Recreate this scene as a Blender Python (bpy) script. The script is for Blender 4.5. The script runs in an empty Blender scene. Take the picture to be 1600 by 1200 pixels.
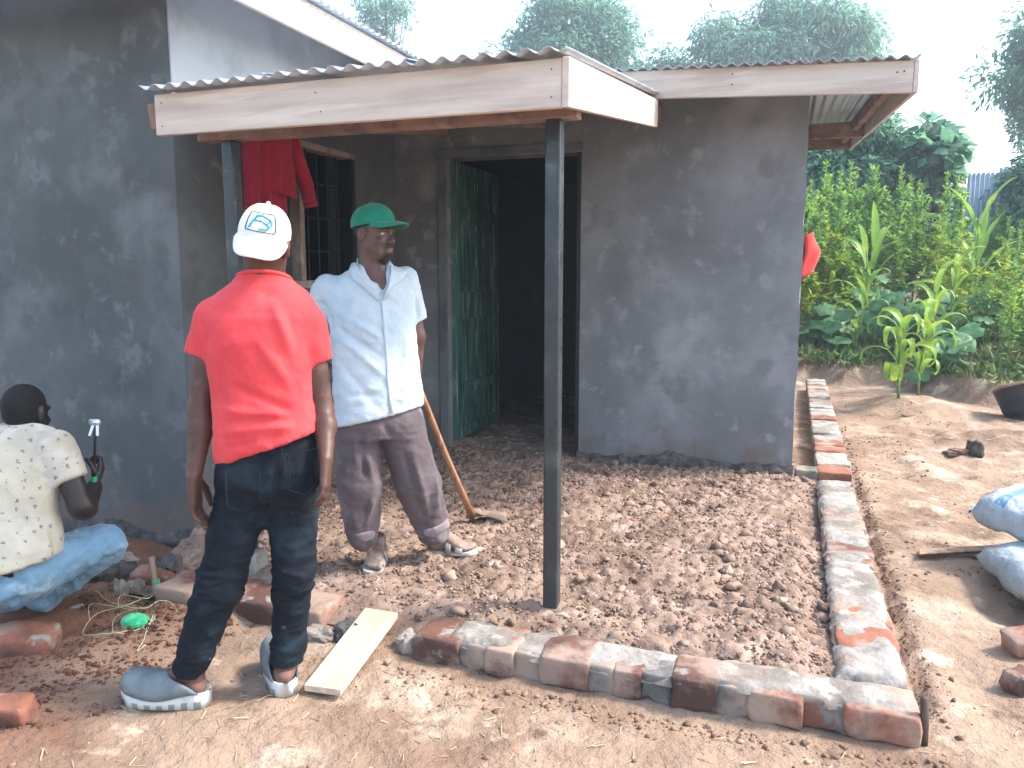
import bpy, math, random
import numpy as np
from mathutils import Vector, noise as mnoise

random.seed(7)
RNG = np.random.default_rng(7)
S = bpy.context.scene
COL = S.collection

# ------------------------------------------------------------------ camera
cam = bpy.data.cameras.new('camera')
cam.sensor_width = 36.0
cam.lens = 36.0 * 1250 / 1600
cam.clip_start = 0.05
cam.clip_end = 500
camo = bpy.data.objects.new('camera', cam)
COL.objects.link(camo)
camo.location = (0, 0, 1.48)
camo.rotation_euler = (math.radians(90 - 7.88), 0, math.radians(19.22))
S.camera = camo

# ------------------------------------------------------------------ light
SUN_DIR = Vector((0.62, 0.26, 0.74)).normalized()          # towards the sun
w = bpy.data.worlds.new('World')
S.world = w
w.use_nodes = True
nt = w.node_tree
nt.nodes.clear()
out = nt.nodes.new('ShaderNodeOutputWorld')
bg = nt.nodes.new('ShaderNodeBackground')
sky = nt.nodes.new('ShaderNodeTexSky')
sky.sky_type = 'NISHITA'
sky.sun_disc = False
sky.sun_elevation = math.asin(SUN_DIR.z)
sky.sun_rotation = math.atan2(SUN_DIR.x, SUN_DIR.y)
sky.altitude = 900
sky.air_density = 1.3
sky.dust_density = 5.0
sky.ozone_density = 1.5
hsv = nt.nodes.new('ShaderNodeHueSaturation')
hsv.inputs['Saturation'].default_value = 0.95
bg.inputs['Strength'].default_value = 0.13
nt.links.new(sky.outputs[0], hsv.inputs['Color'])
nt.links.new(hsv.outputs[0], bg.inputs[0])
nt.links.new(bg.outputs[0], out.inputs[0])
sl = bpy.data.lights.new('sun', 'SUN')
sl.energy = 1.5
sl.angle = math.radians(10)
sl.color = (1.0, 0.95, 0.88)
so = bpy.data.objects.new('sun', sl)
COL.objects.link(so)
so.rotation_euler = SUN_DIR.to_track_quat('Z', 'Y').to_euler()
S.view_settings.view_transform = 'Standard'
S.view_settings.look = 'None'
S.view_settings.exposure = 2.22
S.view_settings.gamma = 1.0
S.view_settings.use_curve_mapping = False
S.cycles.max_bounces = 6
S.cycles.transparent_max_bounces = 8
S.cycles.use_denoising = True

# ------------------------------------------------------------------ helpers
def V(*a):
    return np.array(a, float)

def nrm(v):
    v = np.asarray(v, float)
    return v / np.linalg.norm(v)

def tag(o, label=None, cat=None, group=None, kind=None):
    if label: o['label'] = label
    if cat: o['category'] = cat
    if group: o['group'] = group
    if kind: o['kind'] = kind
    return o

def empty(name, loc, label=None, cat=None, group=None):
    o = bpy.data.objects.new(name, None)
    o.empty_display_size = 0.1
    COL.objects.link(o)
    o.location = loc
    return tag(o, label, cat, group)

def wloc(o):
    p = np.zeros(3)
    while o is not None:
        p += np.array(o.location)
        o = o.parent
    return p

def mesh_data(name, v, f, smooth=False):
    me = bpy.data.meshes.new(name)
    if isinstance(f, np.ndarray):
        v = np.asarray(v, np.float32)
        n, k = f.shape
        me.vertices.add(len(v)); me.vertices.foreach_set('co', v.ravel())
        me.loops.add(n * k); me.loops.foreach_set('vertex_index', f.astype(np.int32).ravel())
        me.polygons.add(n); me.polygons.foreach_set('loop_start', np.arange(0, n * k, k, dtype=np.int32))
        me.update(calc_edges=True)
    else:
        me.from_pydata([tuple(map(float, p)) for p in v], [], [tuple(map(int, q)) for q in f])
    if smooth:
        me.polygons.foreach_set('use_smooth', [True] * len(me.polygons))
    me.update()
    return me

def obj(name, v, f, mat, parent=None, origin=None, smooth=False):
    """v in world coordinates; parent has no rotation"""
    v = np.asarray(v, float)
    base = wloc(parent) if parent is not None else np.zeros(3)
    if origin is None:
        origin = base if parent is not None else V(*((v.min(0)[:2] + v.max(0)[:2]) / 2), v[:, 2].min())
    origin = np.asarray(origin, float)
    me = mesh_data(name, v - origin, f, smooth)
    o = bpy.data.objects.new(name, me)
    COL.objects.link(o)
    for m in (mat if isinstance(mat, (list, tuple)) else [mat]):
        me.materials.append(m)
    o.parent = parent
    o.location = origin - base
    return o

def copy_tree(o, parent=None):
    c = o.copy()
    COL.objects.link(c)
    c.parent = parent
    for ch in list(o.children):
        copy_tree(ch, c)
    return c

BOXF = [(0, 3, 2, 1), (4, 5, 6, 7), (0, 1, 5, 4), (1, 2, 6, 5), (2, 3, 7, 6), (3, 0, 4, 7)]

class MB:
    def __init__(s):
        s.v = []; s.f = []; s.mi = []
    def add(s, v, f, mi=0):
        b = len(s.v)
        s.v += [tuple(map(float, p)) for p in v]
        s.f += [tuple(int(i) + b for i in q) for q in f]
        s.mi += [mi] * len(f)
        return s
    def box(s, lo, hi, mi=0):
        x0, y0, z0 = lo; x1, y1, z1 = hi
        return s.add([(x0, y0, z0), (x1, y0, z0), (x1, y1, z0), (x0, y1, z0), (x0, y0, z1), (x1, y0, z1), (x1, y1, z1), (x0, y1, z1)], BOXF, mi)
    def hexa(s, p, mi=0):
        return s.add(p, BOXF, mi)
    def beam(s, a, b, w, h, up=(0, 0, 1), mi=0):
        """bar from a to b, w sideways, h along up, centred"""
        a = V(*a); b = V(*b); d = nrm(b - a); r = nrm(np.cross(d, up)); u = np.cross(r, d)
        P = []
        for q in (-1, 1):
            for e, (i, j) in ((0, (-1, 0)), (0, (1, 0)), (1, (1, 0)), (1, (-1, 0))):
                P.append((a, b)[e] + r * i * w / 2 + u * q * h / 2)
        return s.add(P, BOXF, mi)
    def tube(s, pts, rad, n=10, cap=True, mi=0):
        pts = [V(*p) for p in pts]
        if np.isscalar(rad): rad = [rad] * len(pts)
        prev = None; v = []; f = []
        for i, p in enumerate(pts):
            t = nrm(pts[min(i + 1, len(pts) - 1)] - pts[max(i - 1, 0)])
            if prev is None:
                x = nrm(np.cross(t, (0.3, 0.2, 1) if abs(t[2]) < .9 else (1, 0.2, 0)))
            else:
                x = nrm(prev - t * (prev @ t))
            prev = x; y = np.cross(t, x)
            for k in range(n):
                a = 2 * math.pi * k / n
                v.append(p + rad[i] * (x * math.cos(a) + y * math.sin(a)))
        for i in range(len(pts) - 1):
            for k in range(n):
                a = i * n + k; b = i * n + (k + 1) % n
                f.append((a, b, b + n, a + n))
        if cap:
            f.append(tuple(range(n))[::-1]); f.append(tuple(range((len(pts) - 1) * n, len(pts) * n)))
        return s.add(v, f, mi)
    def grid(s, P, thick=None, mi=0):
        """P[i][j] -> sheet, with optional thickness along its normals"""
        P = np.asarray(P, float); ni, nj = P.shape[:2]
        idx = lambda i, j: i * nj + j
        f = [(idx(i, j), idx(i + 1, j), idx(i + 1, j + 1), idx(i, j + 1)) for i in range(ni - 1) for j in range(nj - 1)]
        if thick is None:
            return s.add(P.reshape(-1, 3), f, mi)
        du = np.gradient(P, axis=0); dv = np.gradient(P, axis=1)
        N = np.cross(du, dv); N /= np.linalg.norm(N, axis=2, keepdims=True) + 1e-9
        Q = P - N * thick; o = ni * nj
        f += [tuple(k + o for k in q[::-1]) for q in f]
        ring = [(i, 0) for i in range(ni)] + [(ni - 1, j) for j in range(1, nj)] + [(i, nj - 1) for i in range(ni - 2, -1, -1)] + [(0, j) for j in range(nj - 2, 0, -1)]
        for a, b in zip(ring, ring[1:] + ring[:1]):
            A = idx(*a); B = idx(*b)
            f.append((B, A, A + o, B + o))
        return s.add(np.concatenate([P.reshape(-1, 3), Q.reshape(-1, 3)]), f, mi)
    def build(s, name, mat, parent=None, smooth=False, origin=None, bevel=0, sub=0, jitter=0, jscale=8):
        v = np.array(s.v)
        o = obj(name, v, s.f, mat, parent, origin, smooth)
        if isinstance(mat, (list, tuple)) and len(mat) > 1:
            o.data.polygons.foreach_set('material_index', s.mi)
        if bevel:
            m = o.modifiers.new('bevel', 'BEVEL'); m.width = bevel; m.segments = 2; m.limit_method = 'ANGLE'; m.angle_limit = math.radians(40)
        return o

def lathe(prof, n=28):
    """closed profile list of (r, z) -> verts, faces round z"""
    v = []; f = []
    for r, z in prof:
        for k in range(n):
            a = 2 * math.pi * k / n
            v.append((r * math.cos(a), r * math.sin(a), z))
    for i in range(len(prof) - 1):
        for k in range(n):
            a = i * n + k; b = i * n + (k + 1) % n
            f.append((a, b, b + n, a + n))
    return np.array(v), f

# value noise for numpy arrays
_H = np.random.default_rng(3).random(65536).astype(np.float32)
def vnoise(x, y, z=0.0):
    x = np.asarray(x, float); y = np.asarray(y, float); z = np.asarray(z, float) + np.zeros_like(x)
    xi = np.floor(x).astype(np.int64); yi = np.floor(y).astype(np.int64); zi = np.floor(z).astype(np.int64)
    fx = x - xi; fy = y - yi; fz = z - zi
    fx = fx * fx * (3 - 2 * fx); fy = fy * fy * (3 - 2 * fy); fz = fz * fz * (3 - 2 * fz)
    h = lambda a, b, c: _H[(a * 7349 + b * 19391 + c * 3571 + (a * b) % 977) & 65535]
    r = 0
    for dx in (0, 1):
        for dy in (0, 1):
            for dz in (0, 1):
                r = r + h(xi + dx, yi + dy, zi + dz) * (fx if dx else 1 - fx) * (fy if dy else 1 - fy) * (fz if dz else 1 - fz)
    return r * 2 - 1
def fbm(x, y, z=0.0, o=4):
    r = 0; a = 1.0
    for i in range(o):
        r = r + a * vnoise(np.asarray(x) * 2 ** i + 17.3 * i, np.asarray(y) * 2 ** i - 9.1 * i, np.asarray(z) * 2 ** i)
        a *= 0.5
    return r

# ------------------------------------------------------------------ materials
def _n(nt, t, **kw):
    n = nt.nodes.new(t)
    for k, v in kw.items():
        if k in n.inputs: n.inputs[k].default_value = v
        else: setattr(n, k, v)
    return n

def rgba(c):
    return (*c, 1.0)

def mat(name, layers, rough=0.85, bump=(), spec=0.3, metal=0.0, stretch=(1, 1, 1), trans=0.0, sheen=0.0, island=0.0, coord='Object', rough_var=0.0):
    """layers: first colour, then (colour, noise scale, lo, hi[, detail]) mixes; bump: (scale, strength[, detail])"""
    m = bpy.data.materials.new(name)
    m.use_nodes = True
    t = m.node_tree; L = t.links
    b = t.nodes['Principled BSDF']
    b.inputs['Roughness'].default_value = rough
    b.inputs['Specular IOR Level'].default_value = spec
    b.inputs['Metallic'].default_value = metal
    if sheen: b.inputs['Sheen Weight'].default_value = sheen
    tc = _n(t, 'ShaderNodeTexCoord'); mp = _n(t, 'ShaderNodeMapping')
    mp.inputs['Scale'].default_value = stretch
    L.new(tc.outputs[coord], mp.inputs[0])
    col = _n(t, 'ShaderNodeRGB'); col.outputs[0].default_value = rgba(layers[0]); cur = col.outputs[0]
    for i, ly in enumerate(layers[1:]):
        c, sc, lo, hi = ly[:4]
        nz = _n(t, 'ShaderNodeTexNoise', Scale=sc, Detail=ly[4] if len(ly) > 4 else 5.0, Roughness=0.6)
        mo = _n(t, 'ShaderNodeMapping'); mo.inputs['Location'].default_value = (3.7 * i, 1.9 * i, 5.3 * i)
        L.new(mp.outputs[0], mo.inputs[0]); L.new(mo.outputs[0], nz.inputs['Vector'])
        mr = _n(t, 'ShaderNodeMapRange'); mr.inputs[1].default_value = lo; mr.inputs[2].default_value = hi; mr.interpolation_type = 'SMOOTHSTEP'
        L.new(nz.outputs[0], mr.inputs[0])
        mx = _n(t, 'ShaderNodeMix', data_type='RGBA'); mx.inputs['B'].default_value = rgba(c) if False else (0, 0, 0, 1)
        mx.inputs[7].default_value = rgba(c)
        L.new(mr.outputs[0], mx.inputs[0]); L.new(cur, mx.inputs[6]); cur = mx.outputs[2]
    if island:
        g = _n(t, 'ShaderNodeNewGeometry'); mr = _n(t, 'ShaderNodeMapRange')
        mr.inputs[3].default_value = 1 - island; mr.inputs[4].default_value = 1 + island
        L.new(g.outputs['Random Per Island'], mr.inputs[0])
        h = _n(t, 'ShaderNodeHueSaturation'); L.new(mr.outputs[0], h.inputs['Value']); L.new(cur, h.inputs['Color']); cur = h.outputs[0]
    L.new(cur, b.inputs['Base Color'])
    if rough_var:
        nz = _n(t, 'ShaderNodeTexNoise', Scale=14.0, Detail=4.0); L.new(mp.outputs[0], nz.inputs['Vector'])
        mr = _n(t, 'ShaderNodeMapRange'); mr.inputs[1].default_value = .3; mr.inputs[2].default_value = .7
        mr.inputs[3].default_value = max(0, rough - rough_var); mr.inputs[4].default_value = min(1, rough + rough_var)
        L.new(nz.outputs[0], mr.inputs[0]); L.new(mr.outputs[0], b.inputs['Roughness'])
    prev = None
    for bp in bump:
        nz = _n(t, 'ShaderNodeTexNoise', Scale=bp[0], Detail=bp[2] if len(bp) > 2 else 4.0); L.new(mp.outputs[0], nz.inputs['Vector'])
        bn = _n(t, 'ShaderNodeBump', Strength=bp[1]); bn.inputs['Distance'].default_value = bp[3] if len(bp) > 3 else 0.01
        L.new(nz.outputs[0], bn.inputs['Height'])
        if prev: L.new(prev, bn.inputs['Normal'])
        prev = bn.outputs[0]
    if prev: L.new(prev, b.inputs['Normal'])
    if trans:
        o = t.nodes['Material Output']; tr = _n(t, 'ShaderNodeBsdfTranslucent'); ms = _n(t, 'ShaderNodeMixShader')
        h = _n(t, 'ShaderNodeHueSaturation'); h.inputs['Value'].default_value = 1.5; h.inputs['Hue'].default_value = 0.48; L.new(cur, h.inputs['Color'])
        L.new(h.outputs[0], tr.inputs[0]); ms.inputs[0].default_value = trans
        L.new(b.outputs[0], ms.inputs[1]); L.new(tr.outputs[0], ms.inputs[2]); L.new(ms.outputs[0], o.inputs[0])
    return m

M = {}
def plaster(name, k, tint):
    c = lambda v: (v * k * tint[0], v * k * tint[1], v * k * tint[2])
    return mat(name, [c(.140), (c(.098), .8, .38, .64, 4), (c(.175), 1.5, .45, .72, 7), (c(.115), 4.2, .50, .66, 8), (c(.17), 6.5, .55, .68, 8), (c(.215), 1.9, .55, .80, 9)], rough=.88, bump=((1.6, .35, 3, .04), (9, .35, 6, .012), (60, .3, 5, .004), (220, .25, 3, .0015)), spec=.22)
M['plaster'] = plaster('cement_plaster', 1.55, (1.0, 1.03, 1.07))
M['plaster_shaded'] = plaster('shaded_cement_plaster', .95, (.96, 1.04, 1.05))  # darker copy for the left block, part of its shade put into the colour
for pm_ in (M['plaster'], M['plaster_shaded']):
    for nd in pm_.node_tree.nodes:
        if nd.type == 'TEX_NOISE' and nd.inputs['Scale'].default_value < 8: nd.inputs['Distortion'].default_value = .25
M['plaster_sunlit'] = mat('sunlit_plaster', [(.40, .41, .42), ((.32, .33, .34), 2.0, .45, .65), ((.48, .49, .5), 3.0, .55, .75)], rough=.9, bump=((20, .3, 5, .006),), spec=.2)  # lighter plaster copy with the sunlight put into its colour
M['rubble'] = mat('rough_base_mortar', [(.10, .092, .085), ((.055, .05, .045), 14, .4, .6), ((.19, .15, .12), 9, .55, .7)], rough=.95, bump=((40, .8, 6, .02),))
M['fascia'] = mat('rough_sawn_timber', [(.60, .51, .43), ((.48, .39, .33), 1.0, .42, .62, 8), ((.70, .59, .50), 1.4, .5, .7, 8), ((.20, .16, .15), 2.2, .66, .78, 8)], rough=.8, bump=((3, .25, 8, .006),), stretch=(1.2, 14, 14), spec=.25)
M['fascia_y'] = mat('rough_sawn_timber_side', [(.64, .54, .46), ((.54, .44, .37), 1.0, .42, .62, 8), ((.66, .54, .45), 1.4, .5, .7, 8), ((.22, .15, .12), 2.2, .66, .8, 8)], rough=.8, bump=((3, .25, 8, .006),), stretch=(14, 1.2, 14), spec=.25)
M['timber_dark'] = mat('weathered_rafter_timber', [(.28, .18, .14), ((.18, .11, .09), 1.0, .42, .62, 8), ((.36, .25, .2), 1.4, .5, .7, 8)], rough=.85, bump=((3, .25, 8, .006),), stretch=(6, 1.2, 6))
M['tin'] = mat('corrugated_iron', [(.50, .56, .62), ((.40, .44, .49), 3, .5, .7), ((.40, .37, .34), 7, .72, .8)], rough=.45, metal=.4, bump=((60, .08),), rough_var=.15)
M['tin_blue'] = mat('blue_grey_tin', [(.25, .33, .42), ((.18, .24, .3), 3, .5, .7)], rough=.5, metal=.2)
M['post'] = mat('dark_steel_post', [(.045, .055, .062), ((.10, .11, .115), 5, .5, .72, 6), ((.16, .14, .12), 16, .62, .75)], rough=.36, metal=.55, bump=((60, .1),), rough_var=.15, spec=.5)
M['door'] = mat('weathered_green_door_paint', [(.05, .125, .095), ((.022, .06, .048), 4, .42, .6, 8), ((.17, .25, .21), 6, .50, .64, 9), ((.40, .46, .41), 12, .635, .68, 10)], rough=.5, bump=((22, .25, 6, .005),), stretch=(1, 3.2, .35), spec=.4)
M['wood_frame'] = mat('pale_window_wood', [(.34, .29, .25), ((.22, .18, .15), 3, .45, .65), ((.45, .4, .36), 5, .55, .7)], rough=.8, bump=((20, .2),), stretch=(3, 3, 1))
M['bars'] = mat('dark_window_bars', [(.02, .025, .03)], rough=.5, metal=.3)
M['concrete_frame'] = mat('door_surround', [(.15, .16, .165), ((.10, .11, .115), 4, .45, .65)], rough=.8, bump=((30, .3),))
M['black'] = mat('interior_shade_black', [(.03, .03, .032)], rough=.95)  # near-black colour stands in for the darkness of the rooms
M['glass'] = mat('dusty_glass', [(.05, .06, .065), ((.13, .12, .11), 9, .5, .75)], rough=.22, spec=.5)
SOIL = [(.30, .21, .146), ((.21, .138, .094), 1.1, .42, .62, 6), ((.43, .33, .245), 1.7, .5, .68, 8), ((.155, .09, .06), 6, .56, .72, 8), ((.52, .41, .31), 3.6, .565, .70, 9)]
M['ground'] = mat('trampled_earth', SOIL, rough=.95, bump=((5, .5, 5, .05), (28, .8, 7, .022), (130, .9, 5, .006)), spec=.15)
M['fill'] = mat('red_brown_fill_soil', [(.28, .195, .147), ((.17, .115, .084), 4, .42, .62, 7), ((.39, .30, .235), 7, .54, .7, 8)], rough=.95, bump=((25, .7, 6, .02), (90, .6, 5, .008)), spec=.15)
M['clod'] = mat('soil_clods', [(.29, .20, .148), ((.16, .105, .076), 5, .42, .62, 5), ((.40, .305, .235), 9, .55, .72, 5)], rough=.95, bump=((60, .6, 5, .006),), island=.4, spec=.15)
M['red_earth'] = mat('dug_red_earth', [(.155, .075, .048), ((.10, .045, .03), 6, .42, .62, 7), ((.25, .14, .095), 8, .55, .7, 8)], rough=.95, bump=((30, .8, 6, .015),), island=.3, spec=.15)
M['brick'] = mat('fired_brick', [(.28, .115, .072), ((.18, .078, .052), 6, .42, .6, 6), ((.33, .24, .185), 3.1, .47, .60, 9), ((.09, .06, .05), 4, .58, .70, 8), ((.30, .275, .24), 5.5, .60, .66, 8)], rough=.92, bump=((45, .6, 6, .006), (9, .4, 3, .015)), spec=.2)
M['brick_dark'] = mat('sooty_brick', [(.15, .072, .052), ((.08, .047, .038), 6, .42, .6, 6), ((.29, .21, .165), 3.1, .47, .60, 9), ((.25, .23, .205), 5.5, .60, .66, 8)], rough=.92, bump=((45, .6, 6, .006), (9, .4, 3, .015)), spec=.2)
M['mortar'] = mat('smeared_mortar', [(.30, .28, .25), ((.19, .165, .14), 5, .42, .6, 7), ((.42, .395, .355), 8, .54, .7, 8), ((.30, .215, .16), 3.2, .54, .66, 8)], rough=.95, bump=((38, .7, 6, .01), (9, .6, 4, .03)), spec=.2)
M['mortar_grey'] = mat('wet_grey_mortar', [(.17, .168, .155), ((.11, .108, .098), 9, .42, .6, 6), ((.29, .225, .175), 3.1, .47, .60, 9), ((.19, .085, .058), 5.5, .60, .68, 8)], rough=.9, bump=((38, .5, 6, .008),), spec=.25)
M['plank'] = mat('fresh_pine_plank', [(.60, .47, .35), ((.47, .35, .25), 1.0, .42, .6, 8), ((.68, .56, .44), 1.5, .5, .7, 8)], rough=.7, bump=((3, .2, 8, .004),), stretch=(16, 1.3, 16), spec=.3)
M['stick'] = mat('rough_stick', [(.32, .22, .15), ((.2, .13, .09), 8, .42, .6)], rough=.9, bump=((30, .4),), stretch=(3, 3, .6))
M['stick_dark'] = mat('dark_stick', [(.10, .07, .05), ((.05, .035, .025), 8, .42, .6)], rough=.9, bump=((30, .4),), stretch=(3, 3, .6))
M['string'] = mat('green_twine', [(.03, .42, .17), ((.08, .6, .3), 30, .45, .6)], rough=.6, sheen=.3)
M['string_pale'] = mat('pale_green_twine', [(.42, .48, .24), ((.55, .55, .36), 12, .45, .6)], rough=.7)
M['handle'] = mat('worn_hoe_handle', [(.40, .20, .11), ((.28, .13, .07), 4, .42, .6), ((.5, .34, .22), 6, .55, .7)], rough=.55, bump=((20, .15),), stretch=(6, 6, 1))
M['hoe'] = mat('soil_caked_steel', [(.30, .21, .15), ((.16, .12, .1), 9, .42, .6), ((.4, .3, .22), 14, .55, .7)], rough=.8, metal=.15, bump=((40, .4),))
M['stone'] = mat('grey_stone', [(.30, .26, .22), ((.2, .17, .14), 7, .42, .6), ((.42, .37, .32), 9, .55, .7)], rough=.92, bump=((30, .6, 5, .01),))
M['sack'] = mat('woven_cement_sack', [(.33, .38, .40), ((.25, .30, .33), 3, .42, .6), ((.42, .46, .48), 4, .55, .72)], rough=.6, bump=((7, .8, 4, .05), (25, .5, 4, .012), (220, .35, 2, .002)), spec=.35)
M['sack_print'] = mat('blue_sack_print', [(.10, .22, .36), ((.30, .40, .48), 18, .52, .62)], rough=.6, bump=((7, .5, 3, .03),))
M['tub'] = mat('black_plastic_tub', [(.012, .014, .02), ((.03, .028, .03), 6, .5, .7)], rough=.5, bump=((14, .2),))
M['tub_rim'] = mat('dusty_tub_rim', [(.33, .25, .18), ((.2, .14, .1), 8, .42, .6)], rough=.9)
def leafmat(n, a, b, c=None, tr=.35, isl=.35):
    return mat(n, [a, (b, 1.4, .42, .6)] + ([(c, 3.1, .55, .68)] if c else []), rough=.5, trans=tr, island=isl, spec=.35)
M['weed'] = leafmat('weed_leaf', (.19, .36, .055), (.10, .24, .06), (.34, .46, .055), tr=.45)
M['weed_lime'] = leafmat('lime_weed_leaf', (.28, .38, .035), (.17, .30, .05), (.38, .42, .05))
M['maize'] = leafmat('maize_leaf', (.19, .34, .045), (.12, .27, .06), (.34, .43, .05), isl=.25)
M['pumpkin'] = leafmat('pumpkin_leaf', (.08, .21, .085), (.13, .28, .12), (.05, .14, .06), isl=.25)
M['stem'] = mat('green_stem', [(.16, .24, .08), ((.1, .16, .05), 5, .42, .6)], rough=.6)
M['tree_a'] = leafmat('mango_leaf', (.13, .27, .18), (.08, .19, .14), (.19, .34, .20), tr=.5)
M['tree_b'] = leafmat('broad_tree_leaf', (.14, .28, .18), (.09, .21, .15), (.20, .36, .20), tr=.5)
M['bark'] = mat('tree_bark', [(.12, .09, .07), ((.07, .05, .04), 6, .42, .6)], rough=.95, bump=((20, .8, 5, .03),))
M['grass'] = leafmat('bank_grass', (.10, .19, .05), (.16, .2, .07), None, isl=.4)
M['straw'] = mat('dry_straw', [(.5, .4, .26), ((.35, .26, .16), 6, .42, .6)], rough=.9, island=.3)
# people
M['skin_a'] = mat('dark_brown_skin', [(.095, .042, .028), ((.062, .028, .02), 6, .42, .62), ((.14, .068, .046), 10, .56, .75)], rough=.5, bump=((90, .12, 3, .003),), spec=.4)
M['skin_b'] = mat('deep_brown_skin', [(.13, .066, .05), ((.09, .046, .036), 7, .42, .62), ((.165, .09, .068), 12, .56, .75)], rough=.45, bump=((90, .12, 3, .003),), spec=.45)
M['skin_c'] = mat('very_dark_skin', [(.025, .016, .014), ((.016, .010, .009), 7, .42, .62)], rough=.45, bump=((90, .12, 3, .003),), spec=.45)
M['dusty_skin'] = mat('dusty_foot_skin', [(.26, .19, .15), ((.12, .075, .055), 12, .5, .68), ((.40, .33, .28), 16, .54, .7)], rough=.85, bump=((60, .2),))
M['heel'] = mat('pale_heel_skin', [(.22, .115, .085), ((.11, .055, .04), 10, .45, .65)], rough=.6)
M['hair'] = mat('cropped_black_hair', [(.008, .007, .007)], rough=.75, bump=((260, .7, 3, .006),), spec=.3)
M['eye'] = mat('eye_white', [(.5, .45, .42)], rough=.25)
M['lip'] = mat('lip_skin', [(.10, .055, .047)], rough=.45)
M['tee'] = mat('coral_red_jersey', [(.70, .066, .070), ((.60, .048, .054), 3, .42, .6), ((.74, .095, .098), 5, .56, .72)], rough=.85, bump=((7, .55, 3, .03), (18, .3, 3, .01), (300, .12)), sheen=.1, spec=.2)
M['jeans'] = mat('dark_denim', [(.007, .011, .017), ((.018, .032, .045), 4, .5, .68, 5), ((.006, .009, .014), 3, .5, .7), ((.08, .10, .115), 30, .74, .77, 2)], rough=.85, bump=((10, .6, 4, .025), (30, .35, 4, .008), (500, .15)), sheen=0, spec=.15)
M['jeans_pale'] = mat('faded_blue_denim', [(.16, .29, .40), ((.07, .15, .24), 5, .45, .62, 6), ((.32, .46, .54), 6, .55, .7)], rough=.85, bump=((11, .6, 4, .025), (30, .35, 4, .008), (500, .15)), sheen=.2, spec=.2)
M['shirt'] = mat('pale_blue_cotton_shirt', [(.54, .63, .67), ((.46, .56, .62), 3, .42, .6), ((.60, .68, .71), 5, .55, .7)], rough=.85, bump=((8, .55, 4, .025), (22, .3, 3, .008), (300, .12)), sheen=.1, spec=.2)
M['trousers'] = mat('mauve_brown_trousers', [(.125, .098, .104), ((.09, .07, .075), 4, .42, .6), ((.19, .155, .16), 5, .56, .72)], rough=.88, bump=((9, .55, 4, .025), (24, .3, 3, .008), (400, .12)), sheen=.1, spec=.2)
M['trouser_cuff'] = mat('pale_trouser_cuff', [(.30, .24, .26), ((.22, .17, .19), 6, .42, .6)], rough=.88, bump=((20, .3),))
M['cream'] = mat('cream_printed_shirt', [(.50, .46, .36), ((.42, .38, .29), 3, .42, .6), ((.56, .53, .44), 4, .55, .7)], rough=.88, bump=((9, .3, 3, .015), (300, .12)), sheen=.2, spec=.2)
M['print'] = mat('grey_shirt_print', [(.17, .18, .17)], rough=.9)
M['cap_white'] = mat('white_cap_cloth', [(.80, .80, .79), ((.72, .73, .73), 6, .45, .65)], rough=.85, bump=((300, .1),), sheen=.2)
M['cap_green'] = mat('green_cap_cloth', [(.006, .24, .15), ((.005, .18, .115), 6, .45, .65), ((.03, .32, .22), 9, .58, .75)], rough=.85, bump=((12, .25), (300, .12)), sheen=.2)
M['logo_blue'] = mat('blue_embroidery', [(.05, .42, .55), ((.02, .2, .3), 60, .5, .6)], rough=.7)
M['logo_dark'] = mat('dark_embroidery', [(.06, .07, .08)], rough=.8)
M['black_plastic'] = mat('black_plastic', [(.012, .012, .015)], rough=.35, spec=.5)
M['grey_plastic'] = mat('grey_plastic', [(.28, .28, .31)], rough=.4)
M['clog'] = mat('grey_foam_clog', [(.155, .19, .20), ((.11, .135, .14), 8, .42, .6), ((.27, .28, .27), 12, .57, .72)], rough=.6, bump=((50, .2),))
M['clog_sole'] = mat('pale_foam_sole', [(.52, .56, .55), ((.36, .36, .33), 14, .52, .7)], rough=.7, bump=((50, .2),))
M['clog_sole_b'] = mat('grey_foam_sole_block', [(.24, .26, .26), ((.18, .17, .16), 14, .52, .7)], rough=.7)
M['sandal'] = mat('dusty_sandal', [(.42, .40, .37), ((.28, .25, .22), 12, .5, .68)], rough=.85, bump=((60, .2),))
M['belt'] = mat('black_belt', [(.015, .015, .017)], rough=.5)
M['jacket'] = mat('crimson_jacket', [(.42, .010, .040), ((.30, .008, .03), 4, .42, .6)], rough=.85, bump=((10, .3, 3, .02),), sheen=.2)
M['redcloth'] = mat('red_cloth', [(.55, .035, .03)], rough=.85, bump=((10, .4, 3, .02),), sheen=.2)
M['steel'] = mat('bright_steel', [(.75, .76, .76)], rough=.3, metal=.7)
M['rubber'] = mat('dark_rubber', [(.02, .02, .022)], rough=.6)
M['grip'] = mat('green_rubber_grip', [(.01, .30, .12)], rough=.5)

# ------------------------------------------------------------------ ground
def sstep(a, b, x):
    t = np.clip((np.asarray(x, float) - a) / (b - a), 0, 1)
    return t * t * (3 - 2 * t)

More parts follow.
